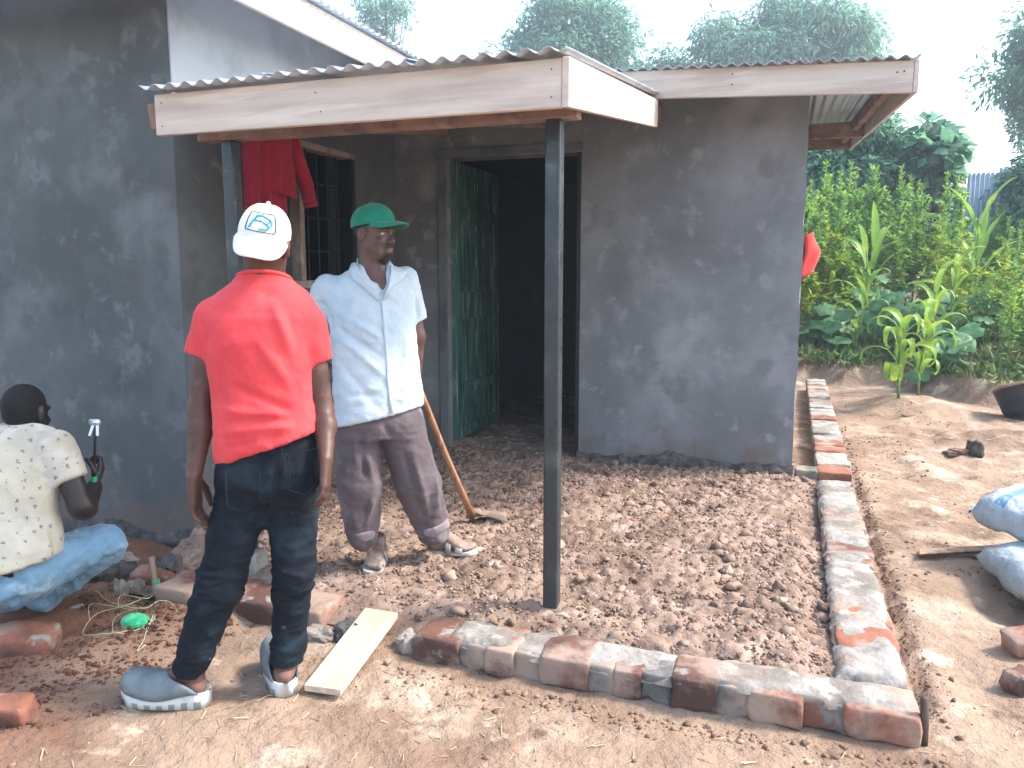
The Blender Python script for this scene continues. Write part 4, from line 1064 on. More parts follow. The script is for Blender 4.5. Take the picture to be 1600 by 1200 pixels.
# foam clogs
def outline(t, w_):
    return w_ * (.60 + .42 * math.sin(min(1, t * 1.02) * math.pi * .62 + .25)) * min(1, (t / .10) ** .5 if t < .10 else 1) * min(1, ((1 - t) / .14) ** .5 if t > .86 else 1)
def clog(parent, heel, toe, zs):
    heel = V(*heel); toe = V(*toe); d = nrm((toe - heel) * (1, 1, 0)); s = V(-d[1], d[0], 0); L0 = np.linalg.norm((toe - heel)[:2]) + .045
    base = V(heel[0], heel[1], 0) - d * .022
    root = empty('clog', (0, 0, 0)); root.parent = parent; root.location = base - wloc(parent)
    n = 30; ring = []
    for i in range(n + 1):
        t = i / n; ring.append((t, outline(t, .056)))
    pts = [(t, w_) for t, w_ in ring] + [(t, -w_) for t, w_ in ring[::-1]]
    v = []; f = []; mi = []
    top = lambda t: .046 + .012 * math.sin(t * 7.5 + .6) + .010 * sstep(.75, 1, t)
    lv = [(0.0, .95), (.006, 1.0), (.5, 1.03), (.94, 1.02), (1.0, .97), (1.0, .82)]
    for k, (hz, sw) in enumerate(lv):
        for t, w_ in pts:
            z = float(top(t)) * hz if k < 5 else float(top(t)) - .012
            v.append(base + d * (L0 * (.5 + (t - .5) * (1 + (sw - 1) * .5))) + s * w_ * sw + UP * (z + .022 * sstep(.8, 1, t) * (1 - hz)))
    m = len(pts)
    for k in range(len(lv) - 1):
        for i in range(m):
            a = k * m + i; b = k * m + (i + 1) % m
            f.append((a, b, b + m, a + m)); mi.append(1 if k == 1 and (i // 2) % 2 else 0)
    f.append(tuple(range(m))[::-1]); mi.append(0); f.append(tuple(range((len(lv) - 1) * m, len(lv) * m))); mi.append(0)
    o = obj('sole', v, f, [M['clog_sole'], M['clog_sole_b']], root, smooth=True); o.data.polygons.foreach_set('material_index', mi)
    rows = []
    for i in range(22):
        t = .44 + .56 * i / 21; w_ = outline(t, .055) * 1.0; hgt = (.044 + .034 * math.sin(min(1, (1 - t) / .52) * 1.5)) * min(1, ((1 - t) / .10) ** .5 if t > .90 else 1)
        row = []
        for j in range(17):
            a = math.pi * j / 16; te = max(.05, t - .36 * (1 - math.sin(a)) ** 1.1 * max(0, 1 - i / 14.0) ** 1.3)
            row.append(base + d * (L0 * te) + s * math.copysign(abs(math.cos(a)) ** .8, math.cos(a)) * outline(te, .0555) + UP * (float(top(te)) * .95 + hgt * math.sin(a) ** .75))
        rows.append(row)
    MB().grid(rows, thick=.006).build('upper', M['clog'], root, smooth=True)
    return root
clog(R, FL['heel'], FL['toe'], .036); clog(R, FR['heel'], FR['toe'], .034)

# ================================================================== man in the green cap, facing the viewer
zf1 = float(fill_h(-1.79, 3.2)); zf2 = float(fill_h(-1.52, 3.52))
G = empty('person', (-1.68, 3.35, .09), 'man in green cap and pale blue shirt standing on the soil with hand behind back', 'person')
gf_ = nrm(-CF * .96 + CR * .27); gr = V(-gf_[1], gf_[0], 0)        # his facing; axis across the chest
B = Field((-2.26, 2.90, .06), (-1.34, 3.74, 1.86), H0)
gc = V(*(-1.799, 3.269, 1.655)); gh = nrm(-CF * .50 + CR * .87); ghu = nrm(UP + CR * .04 - CF * .03); gh = nrm(gh - ghu * (gh @ ghu)); ghr = np.cross(gh, ghu)
HP = head(B, gc, ghr, gh, ghu, .97)
B.cone((-1.815, 3.265, 1.592), (-1.816, 3.278, 1.465), .055, .066, .03)
def cpt(u_): return None
ts = [(1.50, (-1.815, 3.284, 1.506), .07, .062), (1.44, (-1.818, 3.275, 1.454), .15, .085), (1.36, (-1.820, 3.276, 1.390), .172, .10), (1.25, (-1.810, 3.264, 1.282), .17, .11), (1.10, (-1.797, 3.259, 1.150), .16, .105), (.98, (-1.787, 3.252, 1.003), .165, .11), (.80, (-1.776, 3.241, 0.826), .17, .115)]
B.loft([(z, p[0], p[1], a, b) for z, p, a, b in ts], gr, gf_)
B.cone((-1.998, 3.184, 1.408), (-2.131, 3.183, 1.132), .048, .038, .03); B.cone((-2.131, 3.183, 1.132), (-1.964, 3.160, 1.013), .04, .026, .02)
B.cone((-1.696, 3.380, 1.442), (-1.666, 3.418, 1.186), .046, .037, .03); B.cone((-1.666, 3.418, 1.186), (-1.689, 3.443, 0.978), .038, .026, .02)
hand(B, (-1.964, 3.160, 1.013), CR * .5 + CF * .6 - UP * .2, CF * .5 - CR * .5, UP * .8, .3); hand(B, (-1.688, 3.442, 0.972), V(0, 0, -1) + CR * .1, -CR, -CF, .9, 1.0, 1.0)
B.cone((-1.869, 3.204, 0.797), (-1.830, 3.133, 0.514), .078, .058, .03); B.cone((-1.830, 3.133, 0.514), (-1.827, 3.178, 0.226), .05, .036, .03)
B.cone((-1.688, 3.288, 0.793), (-1.626, 3.310, 0.503), .078, .058, .03); B.cone((-1.626, 3.310, 0.503), (-1.570, 3.395, 0.223), .05, .036, .03)
GR = dict(heel=(-1.838, 3.335, 0), toe=(-1.765, 3.105, 0), zs=zf1 + .018); GL = dict(heel=(-1.665, 3.492, 0), toe=(-1.428, 3.545, 0), zs=zf2 + .020)
foot(B, GR['heel'], GR['toe'], (-1.828, 3.285, zf1 + .105), GR['zs']); foot(B, GL['heel'], GL['toe'], (-1.612, 3.50, zf2 + .105), GL['zs'])
def regG(c):
    r = np.zeros(len(c)); q = (c - gc) @ np.stack([ghr, gh, ghu], 1) / .97; hd = c[:, 2] > 1.5
    for s_ in (-1, 1):
        e = q - V(.031 * s_, .0725, .002); k = hd & (np.linalg.norm(e / V(.0145, .0135, .0125), axis=1) < 1.09) & (e[:, 1] > .004) & (np.abs(e[:, 2]) < .0055); r[k] = 2
        r[k & (np.hypot(e[:, 0], e[:, 2]) < .0058)] = 1
    r[c[:, 2] < .235] = 4
    return r
gb = body_obj('body', B, [M['skin_b'], M['hair'], M['eye'], M['lip'], M['dusty_skin']], G, regG)
# cropped hair, brows, moustache and goatee as a soft change of surface colour
n_ = len(gb.data.vertices); co = np.zeros(n_ * 3, np.float32); gb.data.vertices.foreach_get('co', co); q = (co.reshape(-1, 3) + wloc(gb) - gc) @ np.stack([ghr, gh, ghu], 1) / .97; aq = np.abs(q[:, 0])
up_ = sstep(1.48, 1.50, co.reshape(-1, 3)[:, 2] + wloc(gb)[2])
hair = sstep(.030, .012, q[:, 1] + .5 * np.clip(.02 - q[:, 2], 0, .1)) * sstep(-.030, -.008, q[:, 2] + .3 * np.clip(-q[:, 1] - .03, 0, 1)) * sstep(.080, .074, aq)
goat = sstep(.046, .060, q[:, 1]) * sstep(-.074, -.088, q[:, 2] + .010 * sstep(.018, .03, aq)) * sstep(.036, .026, aq) * sstep(-.15, -.135, q[:, 2])
side = np.exp(-((aq - .030) / .007) ** 2) * sstep(-.048, -.056, q[:, 2]) * sstep(.04, .06, q[:, 1])
must = np.exp(-((q[:, 2] + .0515 + .25 * np.clip(aq - .012, 0, 1)) / .0062) ** 2) * sstep(.036, .028, aq) * sstep(.06, .08, q[:, 1])
brow = np.exp(-((q[:, 2] - .025) / .0045) ** 2) * sstep(.052, .046, aq) * sstep(.008, .014, aq) * sstep(.055, .07, q[:, 1])
lip = np.exp(-((q[:, 2] + .071) / .010) ** 4) * sstep(.024, .018, aq) * sstep(.08, .09, q[:, 1])
mk = np.clip(np.maximum.reduce([hair, goat, side * .9, must, brow]), 0, 1) * up_ * (1 - lip)
for nm_, arr in (('hair_mask', mk), ('lip_mask', lip * up_)):
    at = gb.data.attributes.new(nm_, 'FLOAT', 'POINT'); at.data.foreach_set('value', np.clip(arr, 0, 1).astype(np.float32))
t = M['skin_b'].node_tree; b = t.nodes['Principled BSDF']
for nm_, colr, fac in (('lip_mask', (.17, .09, .08, 1), .8), ('hair_mask', (.010, .008, .008, 1), .95)):
    lk = b.inputs['Base Color'].links[0].from_socket; an = t.nodes.new('ShaderNodeAttribute'); an.attribute_name = nm_
    mu = t.nodes.new('ShaderNodeMath'); mu.operation = 'MULTIPLY'; mu.inputs[1].default_value = fac
    mx = t.nodes.new('ShaderNodeMix'); mx.data_type = 'RGBA'; mx.inputs[7].default_value = colr
    t.links.new(an.outputs['Fac'], mu.inputs[0]); t.links.new(mu.outputs[0], mx.inputs[0]); t.links.new(lk, mx.inputs[6]); t.links.new(mx.outputs[2], b.inputs['Base Color'])
# shirt
T = Field((-2.24, 2.92, .70), (-1.36, 3.66, 1.58), .0066)
ss = [(1.535, (-1.821, 3.296, 1.529), .078, .068), (1.50, (-1.817, 3.282, 1.500), .098, .074), (1.46, (-1.821, 3.276, 1.465), .150, .092), (1.42, (-1.823, 3.271, 1.434), .185, .108), (1.36, (-1.825, 3.273, 1.384), .198, .122), (1.25, (-1.815, 3.260, 1.268), .192, .130), (1.10, (-1.800, 3.257, 1.136), .193, .132), (.98, (-1.790, 3.251, 1.003), .200, .136), (.82, (-1.779, 3.240, 0.826), .212, .144), (.74, (-1.776, 3.232, 0.768), .214, .146)]
T.loft([(z, p[0], p[1], a, b) for z, p, a, b in ss], gr, gf_, 2.2, .02)
Sf = T.like(); Sf.cone((-1.998, 3.184, 1.408), (-2.127, 3.180, 1.177), .066, .060, .01).cut((-2.103, 3.190, 1.257), V(*(-2.107, 3.183, 1.222)) - V(*(-1.998, 3.184, 1.408)), .003); T.merge(Sf, .03)
Sf = T.like(); Sf.cone((-1.707, 3.376, 1.442), (-1.662, 3.416, 1.165), .068, .064, .01).cut((-1.673, 3.415, 1.259), V(*(-1.669, 3.419, 1.207)) - V(*(-1.701, 3.378, 1.442)) + CR * .012, .003); T.merge(Sf, .022)
# hem: dips to the front, lifted at his left
T.cut((-1.674, 3.119, 0.847), nrm(-UP + CR * .22), .004)
T.cut(V(*(-1.815, 3.286, 1.518)) + UP * .01, nrm(UP - CF * .25), .004)
T.cone((-1.740, 3.182, 1.578), (-1.710, 3.163, 1.376), .054, .020, .006, (CF, 2.6), 'sub'); T.cone((-1.802, 3.275, 1.558), (-1.754, 3.196, 1.486), .060, .05, .008, mode='sub')
fr = 3.55
gseg = [((-1.896, 3.108, 1.303), (-1.703, 3.159, 1.190), .010, .016), ((-1.907, 3.096, 1.247), (-1.699, 3.148, 1.106), -.009, .015), ((-1.877, 3.098, 1.190), (-1.682, 3.142, 1.021), .009, .016), ((-1.908, 3.075, 1.106), (-1.702, 3.114, 0.881), -.007, .02), ((-1.821, 3.151, 1.415), (-1.865, 3.107, 1.218), .006, .02), ((-1.852, 3.070, 0.937), (-1.692, 3.128, 0.951), -.006, .014), ((-1.711, 3.181, 1.359), (-1.655, 3.124, 0.839), .007, .012), ((-1.693, 3.183, 1.331), (-1.633, 3.132, 0.839), -.005, .006),
        ((-1.603, 3.219, 1.359), (-1.632, 3.172, 1.106), -.007, .016), ((-1.629, 3.263, 1.213), (-1.622, 3.173, 0.876), .008, .02), ((-1.641, 3.348, 1.384), (-1.634, 3.355, 1.266), -.008, .012), ((-2.007, 3.133, 1.372), (-1.936, 3.118, 1.245), -.010, .014), ((-1.863, 3.058, 0.881), (-1.721, 3.124, 0.993), .006, .02)]
shirt = cloth_obj('shirt', T, M['shirt'], G, gseg, [((7, 7, 9), .004, 3.0, None), ((15, 15, 20), .0018, 8.0, None)])
from mathutils.bvhtree import BVHTree
so_ = V(*wloc(shirt)); bv = BVHTree.FromPolygons([tuple(v_.co) for v_ in shirt.data.vertices], [tuple(p.vertices) for p in shirt.data.polygons])
def snap(p, off):
    q, n_, _, _ = bv.find_nearest(Vector(V(*p) - so_)); return V(*q) + so_ + V(*n_) * off
def flap(inner, outer):
    rows = []
    for a, b in zip(inner, outer):
        rows.append([snap(V(*a) * (1 - t) + V(*b) * t, .013 - .008 * t) for t in np.linspace(0, 1, 5)])
    MB().grid(rows, thick=.004).build('collar', M['shirt'], shirt, smooth=True)
flap([(-1.869, 3.187, 1.557), (-1.841, 3.170, 1.522), (-1.802, 3.156, 1.477), (-1.757, 3.153, 1.424), (-1.718, 3.160, 1.374)], [(-1.914, 3.211, 1.535), (-1.880, 3.173, 1.489), (-1.851, 3.156, 1.449), (-1.800, 3.149, 1.421), (-1.723, 3.157, 1.365)])
flap([(-1.680, 3.252, 1.551), (-1.677, 3.227, 1.517), (-1.679, 3.198, 1.472), (-1.685, 3.178, 1.424), (-1.696, 3.167, 1.374)], [(-1.654, 3.302, 1.535), (-1.630, 3.284, 1.500), (-1.634, 3.245, 1.466), (-1.658, 3.198, 1.424), (-1.691, 3.168, 1.368)])
nb = [V(*(-1.809, 3.274, 1.535)) + gr * .070 * math.sin(a) - gf_ * .066 * math.cos(a) for a in np.linspace(-1.6, 1.6, 26)]
MB().grid([[p - UP * .03, p - UP * .008, p + UP * .012] for p in nb], thick=.005).build('collar_band', M['shirt'], shirt, smooth=True)
MB().grid([[snap(V(*a) + CR * q * .011, .004) for q in (-1, -.5, 0, .5, 1)] for a in ((-1.701, 3.163, 1.360), (-1.689, 3.155, 1.276), (-1.677, 3.147, 1.192), (-1.666, 3.139, 1.108), (-1.654, 3.131, 1.024), (-1.645, 3.121, 0.940), (-1.636, 3.112, 0.856))], thick=.003).build('placket', M['shirt'], shirt, smooth=True)
# trousers with rolled cuffs
Jn = Field((-2.06, 2.92, .16), (-1.36, 3.70, 1.02), .0066)
Jn.loft([(.94, *V(*(-1.785, 3.244, 0.945))[:2], .16, .10), (.88, *V(*(-1.776, 3.237, 0.872))[:2], .175, .112), (.80, *V(*(-1.775, 3.239, 0.811))[:2], .19, .13), (.74, *V(*(-1.773, 3.233, 0.768))[:2], .17, .12)], gr, gf_, 2.2, .03)
Jn.cone((-1.874, 3.200, 0.782), (-1.830, 3.133, 0.514), .102, .096, .03); Jn.cone((-1.830, 3.133, 0.514), (-1.836, 3.159, 0.268), .096, .066, .02)
Jn.cone((-1.691, 3.285, 0.778), (-1.622, 3.302, 0.514), .104, .104, .03); Jn.cone((-1.622, 3.302, 0.514), (-1.578, 3.377, 0.266), .104, .078, .02)
Jn.cut((-1.836, 3.160, 0.274), nrm(V(*(-1.836, 3.159, 0.268)) - V(*(-1.830, 3.133, 0.514))), .004, (-2.06, 2.92, .1), (-1.921, 3.546, 0.333)); Jn.cut((-1.578, 3.378, 0.272), nrm(V(*(-1.578, 3.377, 0.266)) - V(*(-1.622, 3.302, 0.514))), .004, (-1.483, 2.743, 0.382), (-1.36, 3.7, .42))
tm = lambda v: .4 + np.exp(-((v[:, 2] - .33) / .12) ** 2)
tseg = [((-1.766, 3.107, 0.762), (-1.752, 3.090, 0.324), .012, .012), ((-1.784, 3.086, 0.736), (-1.774, 3.082, 0.324), -.012, .012), ((-1.818, 3.084, 0.734), (-1.818, 3.069, 0.338), .009, .013), ((-1.597, 3.182, 0.730), (-1.536, 3.254, 0.342), .010, .016), ((-1.638, 3.168, 0.730), (-1.569, 3.242, 0.342), -.010, .014), ((-1.706, 3.135, 0.813), (-1.804, 3.085, 0.706), .010, .014), ((-1.700, 3.136, 0.805), (-1.594, 3.171, 0.644), -.012, .014), ((-1.714, 3.150, 0.787), (-1.725, 3.156, 0.637), -.016, .014), ((-1.515, 3.272, 0.567), (-1.496, 3.308, 0.330), .008, .014)]
trs = cloth_obj('trousers', Jn, M['trousers'], G, tseg, [((9, 9, 5), .007, 2.0, tm), ((6, 6, 14), .004, 5.0, None)])
for a, b, r in (((-1.830, 3.133, 0.514), (-1.836, 3.160, 0.274), .0735), ((-1.622, 3.302, 0.514), (-1.578, 3.378, 0.272), .086)):
    C_ = Field(V(*b) - .14, V(*b) + .14, .005); d = nrm(V(*b) - V(*a)); C_.cone(V(*b) - d * .06, V(*b) + d * .02, r, r - .004, .005)
    C_.cut(V(*b) + d * .006, d, .008); C_.cut(V(*b) - d * .042, -d, .006); C_.cone(V(*b) - d * .004, V(*b) + d * .05, r - .012, r - .012, .003, mode='sub')
    cloth_obj('rolled_cuff', C_, M['trouser_cuff'], trs, (), [((14, 14, 10), .004, 4.0, None)])
# cap
capu = nrm(ghu - gh * .20); capf = nrm(gh - capu * (gh @ capu))
capg, _ = cap(G, gc + ghu * .047 - gh * .010, ghr, capf, capu, (.089, .108, .088), M['cap_green'], .084, .036, .20, 2, 1.0)
# sandals
def sandal(parent, heel, toe, zs):
    heel = V(*heel); toe = V(*toe); d = nrm((toe - heel) * (1, 1, 0)); s = V(-d[1], d[0], 0); L0 = np.linalg.norm((toe - heel)[:2]) + .02
    base = V(heel[0], heel[1], zs - .012) - d * .008
    root = empty('sandal', (0, 0, 0)); root.parent = parent; root.location = base - wloc(parent)
    P = [(i / 24, outline(i / 24, .046)) for i in range(25)]; pts = P + [(t, -w_) for t, w_ in P[::-1]]
    m = MB(); v = [base + d * L0 * t + s * w_ * q + UP * z for z, q in ((-.006, .97), (0, 1.02), (.010, 1.0)) for t, w_ in pts]; n = len(pts); f = []
    for k in (0, 1):
        for i in range(n):
            f.append((k * n + i, k * n + (i + 1) % n, (k + 1) * n + (i + 1) % n, (k + 1) * n + i))
    f.append(tuple(range(n))[::-1]); f.append(tuple(range(2 * n, 3 * n)))
    m.add(v, f).build('sole', M['sandal'], root, smooth=False)
    for t0, wd, hh in ((.66, .036, .047), (.46, .026, .068)):
        rows = []
        for i in range(15):
            a = math.pi * i / 14
            rows.append([base + d * (L0 * t0 + q * wd * .5) + s * math.cos(a) * .049 + UP * (.006 + (hh + .006 * q * -1) * math.sin(a) ** .7) for q in (-1, -.3, .3, 1)])
        MB().grid(rows, thick=.004).build('strap', M['sandal'], root, smooth=True)
    return root
sandal(G, GR['heel'], GR['toe'], GR['zs']); sandal(G, GL['heel'], GL['toe'], GL['zs'])

# ================================================================== crouching man at the left wall
C = empty('person', (-2.95, 2.45, 0), 'man in cream printed shirt and faded jeans crouching by the wall', 'person')
B = Field((-3.45, 2.0, 0), (-2.45, 3.0, 1.12), H0)
cc = V(*(-3.001, 2.440, 0.903)); ch = nrm(CF * 1.0 + CR * .08 - UP * .25); chu = nrm(UP + CF * .15); ch = nrm(ch - chu * (ch @ chu)); chr_ = np.cross(ch, chu)
head(B, cc, chr_, ch, chu, 1.0)
cfw = nrm(CF * .85 + CR * .5); crt = V(cfw[1], -cfw[0], 0)
B.cone((-2.995, 2.425, 0.860), (-2.979, 2.385, 0.766), .060, .066, .03)
cs = [((-2.989, 2.395, 0.785), .08, .07), ((-2.992, 2.362, 0.716), .16, .10), ((-2.990, 2.331, 0.643), .178, .115), ((-2.962, 2.291, 0.522), .17, .11), ((-2.938, 2.250, 0.404), .165, .11), ((-2.931, 2.224, 0.281), .17, .12)]
B.loft([(p[2], p[0], p[1], a, b) for p, a, b in cs], CR, CF)
B.cone((-2.798, 2.414, 0.752), (-2.709, 2.414, 0.539), .054, .046, .03); B.cone((-2.709, 2.414, 0.539), (-2.710, 2.432, 0.523), .045, .046, .02); B.cone((-2.710, 2.432, 0.523), (-2.766, 2.538, 0.577), .046, .034, .02)
hw = V(*(-2.774, 2.546, 0.580)); hand(B, hw, UP * .75 + CF * .5 + CR * .1, -CR * .8 - CF * .3 + UP * .1, -CF * .4 + UP * .8 + CR * .3, 1.25, 1.0, .8)
B.cone((-3.218, 2.350, 0.729), (-3.368, 2.365, 0.460), .048, .038, .03); B.cone((-3.368, 2.365, 0.460), (-3.424, 2.520, 0.410), .04, .028, .02); hand(B, (-3.424, 2.520, 0.410), CF + CR * .4, -UP, CR, .6)
B.cone((-2.847, 2.257, 0.311), (-2.757, 2.569, 0.326), .075, .055, .03); B.cone((-2.757, 2.569, 0.326), (-2.999, 2.431, 0.109), .05, .036, .03); B.cone((-3.010, 2.218, 0.286), (-3.240, 2.638, 0.196), .075, .055, .03); B.cone((-3.240, 2.638, 0.196), (-3.342, 2.453, 0.053), .05, .036, .03)
def regC(c):
    q = (c - cc) @ np.stack([chr_, ch, chu], 1); r = np.zeros(len(c))
    r[(c[:, 2] > .75) & (q[:, 2] > -.045 + .5 * np.clip(q[:, 1], 0, 1)) & (q[:, 1] < .075) & (np.abs(q[:, 0]) < .0775)] = 1
    return r
body_obj('body', B, [M['skin_c'], M['hair']], C, regC)
T = Field((-3.40, 2.0, .22), (-2.5, 2.75, 1.04), .0066)
cs = [((-2.989, 2.417, 0.867), .080, .075), ((-2.984, 2.406, 0.848), .105, .088), ((-2.986, 2.390, 0.818), .150, .105), ((-2.995, 2.369, 0.768), .192, .125), ((-2.994, 2.333, 0.669), .204, .145), ((-2.964, 2.290, 0.522), .190, .13), ((-2.938, 2.250, 0.404), .205, .175), ((-2.930, 2.222, 0.268), .22, .205)]
T.loft([(p[2], p[0], p[1], a, b) for p, a, b in cs], CR, CF, 2.2, .02)
Sf = T.like(); Sf.cone((-2.813, 2.411, 0.773), (-2.707, 2.416, 0.552), .074, .060, .01).cut((-2.739, 2.419, 0.648), V(*(-2.729, 2.415, 0.596)) - V(*(-2.807, 2.410, 0.752)), .003); T.merge(Sf, .025)
Sf = T.like(); Sf.cone((-3.210, 2.352, 0.729), (-3.340, 2.348, 0.496), .07, .062, .01).cut((-3.298, 2.354, 0.583), V(*(-3.328, 2.358, 0.537)) - V(*(-3.210, 2.352, 0.729)), .003); T.merge(Sf, .025)
T.cut((-2.759, 2.188, 0.357), nrm(-UP + CR * .18), .004); T.cut((-2.991, 2.415, 0.856), nrm(UP * 1 + CF * .5), .004)
ck = 3.16
cseg = [((-2.726, 2.328, 0.796), (-2.712, 2.311, 0.646), -.010, .012), ((-2.874, 2.254, 0.646), (-2.720, 2.271, 0.396), .008, .02), ((-2.908, 2.235, 0.596), (-2.765, 2.248, 0.346), -.009, .018), ((-2.915, 2.218, 0.496), (-2.812, 2.230, 0.333), .009, .016), ((-2.750, 2.283, 0.546), (-2.718, 2.268, 0.371), .008, .016), ((-2.857, 2.282, 0.796), (-2.747, 2.313, 0.746), .005, .02)]
tt = M['cream'].node_tree; bb = tt.nodes['Principled BSDF']; lk = bb.inputs['Base Color'].links[0].from_socket      # small printed motifs
vo = tt.nodes.new('ShaderNodeTexVoronoi'); vo.inputs['Scale'].default_value = 27; vo.inputs['Randomness'].default_value = .35
nz = tt.nodes.new('ShaderNodeTexNoise'); nz.inputs['Scale'].default_value = 130; nz.inputs['Detail'].default_value = 1
mth = tt.nodes.new('ShaderNodeMath'); mth.operation = 'MULTIPLY_ADD'; mth.inputs[1].default_value = .9; mr = tt.nodes.new('ShaderNodeMapRange'); mr.inputs[1].default_value = .66; mr.inputs[2].default_value = .60
tt.links.new(tt.nodes['Texture Coordinate'].outputs['Object'], vo.inputs['Vector']); tt.links.new(tt.nodes['Texture Coordinate'].outputs['Object'], nz.inputs['Vector'])
tt.links.new(nz.outputs[0], mth.inputs[0]); tt.links.new(vo.outputs['Distance'], mth.inputs[2]); tt.links.new(mth.outputs[0], mr.inputs[0])
mx = tt.nodes.new('ShaderNodeMix'); mx.data_type = 'RGBA'; mx.inputs[7].default_value = (.20, .20, .18, 1)
tt.links.new(mr.outputs[0], mx.inputs[0]); tt.links.new(lk, mx.inputs[6]); tt.links.new(mx.outputs[2], bb.inputs['Base Color'])
cloth_obj('shirt', T, M['cream'], C, cseg, [((8, 8, 7), .006, 3.0, lambda v: .3 + sstep(.7, .45, v[:, 2])), ((6, 6, 6), .003, 8.0, None)])
Jn = Field((-3.45, 1.98, .02), (-2.45, 3.05, .60), .0066)
Jn.loft([(.47, *V(*(-2.938, 2.250, 0.404))[:2], .16, .11), (.36, *V(*(-2.929, 2.228, 0.306))[:2], .168, .125), (.24, *V(*(-2.949, 2.228, 0.209))[:2], .19, .16), (.17, *V(*(-2.965, 2.237, 0.163))[:2], .14, .12)], CR, CF, 2.2, .03)
Jn.cone((-2.853, 2.275, 0.299), (-2.770, 2.564, 0.326), .108, .074, .03); Jn.cone((-2.770, 2.564, 0.326), (-2.725, 2.569, 0.324), .072, .056, .02); Jn.cone((-2.751, 2.577, 0.295), (-3.005, 2.448, 0.095), .060, .060, .008)
Jn.cone((-3.038, 2.239, 0.275), (-3.240, 2.638, 0.196), .10, .078, .03); Jn.cone((-3.239, 2.637, 0.187), (-3.329, 2.458, 0.059), .07, .058, .015)
Jn.cut((-2.927, 2.237, 0.362), nrm(UP + CF * .1), .004, (-3.45, 1.98, .02), (-2.872, 2.384, 0.505)); 
kseg = [((-2.851, 2.368, 0.204), (-2.684, 2.546, 0.290), -.014, .010), ((-2.661, 2.524, 0.379), (-2.729, 2.489, 0.299), .007, .012), ((-2.693, 2.509, 0.347), (-2.778, 2.433, 0.251), .007, .012), ((-2.713, 2.205, 0.367), (-2.677, 2.312, 0.281), .006, .016), ((-2.731, 2.312, 0.407), (-2.692, 2.427, 0.374), .004, .02)]
cj = cloth_obj('jeans', Jn, M['jeans_pale'], C, kseg, [((9, 9, 9), .009, 2.0, None), ((20, 20, 20), .003, 5.0, None)])
bl = [V(*(-2.936, 2.231, 0.341)) + CR * .180 * math.sin(a) - CF * .138 * math.cos(a) + UP * (.0 - .012 * math.cos(a)) for a in np.linspace(-1.2, 1.4, 18)]
MB().grid([[p - UP * .016, p + UP * .016] for p in bl], thick=.004).build('belt', M['belt'], C, smooth=True)
for h_, t_ in ((V(*(-3.201, 2.522, 0.000)), V(*(-3.148, 2.695, 0.000))), (V(*(-3.487, 2.498, 0.000)), V(*(-3.431, 2.679, 0.000)))):
    SF = Field(np.minimum(h_, t_) - .1, np.maximum(h_, t_) + .14, .006); d = nrm(t_ - h_); z0 = float(ground_h(*h_[:2])) + .03
    SF.cone(V(h_[0], h_[1], z0 + .02), V(t_[0], t_[1], z0), .045, .035, .03); SF.cone(V(h_[0], h_[1], z0 + .05), V(*(h_ + t_)[:2] / 2, z0 + .03), .042, .035, .03)
    cloth_obj('shoe', SF, M['rubber'], C)

# ================================================================== tools and things lying about
hoe = empty('hoe', (-1.63, 4.0, .12), 'hoe with worn wooden handle leaning behind the man in the green cap', 'hoe')
p0, p1 = V(*(-1.690, 3.460, 0.951)), V(-1.632, 4.008, .135)
pm = (p0 + p1) / 2 + V(-.012, 0, .012)
MB().tube([p0, p0 * .7 + pm * .3, pm, pm * .5 + p1 * .5, p1], [.0155, .0165, .0165, .0175, .021], 10).build('handle', M['handle'], hoe, smooth=True)
dx = nrm(V(.85, .35, 0)); dy = V(-dx[1], dx[0], 0)
rows = []
for i in range(9):
    t = i / 8
    rows.append([p1 + dx * (.02 + .17 * t) + dy * (q * (.035 + .055 * t)) + UP * (.03 - .035 * t + .02 * (1 - abs(q)) * math.sin(t * 2.6)) for q in (-1, -.6, -.2, .2, .6, 1)])
MB().grid(rows, thick=.004).build('blade', M['hoe'], hoe, smooth=True)
MB().tube([p1 + UP * .02 - dx * .035, p1 + dx * .05 + UP * .022], [.03, .022], 10).build('socket', M['hoe'], hoe, smooth=True)

ht = empty('hand_tool', hw - UP * .02, 'small hand tool with pale forked head and green grip held by the crouching man', 'tool')
a0 = V(*(-2.760, 2.538, 0.634)); a1 = V(*(-2.764, 2.564, 0.822)); du = nrm(a1 - a0)
MB().tube([a0 - du * .075, a0 - du * .03, a0 + du * .018], [.012, .0135, .0125], 10).build('grip', M['grip'], ht, smooth=True)
MB().tube([a0 + du * .0, a1 - du * .02, a1 + du * .01], .0055, 8).build('shaft', M['rubber'], ht, smooth=True)
for q in (-1, 1):
    MB().grid([[a1 + CR * q * (.007 + .006 * t) + CR * s_ * .006 - CF * .01 * t - du * (.035 * t - .035) for s_ in (-1, 1)] for t in np.linspace(0, 1.6, 7)], thick=.007).build('claw', M['steel'], ht, bevel=.001)
v, f = lathe([(.001, -.022), (.014, -.022), (.014, .012), (.011, .02), (.001, .02)], 14); A = np.stack([UP, CF, CR], 0)
obj('striking_head', v @ A + a1 + du * .034, f, M['steel'], ht, smooth=True)

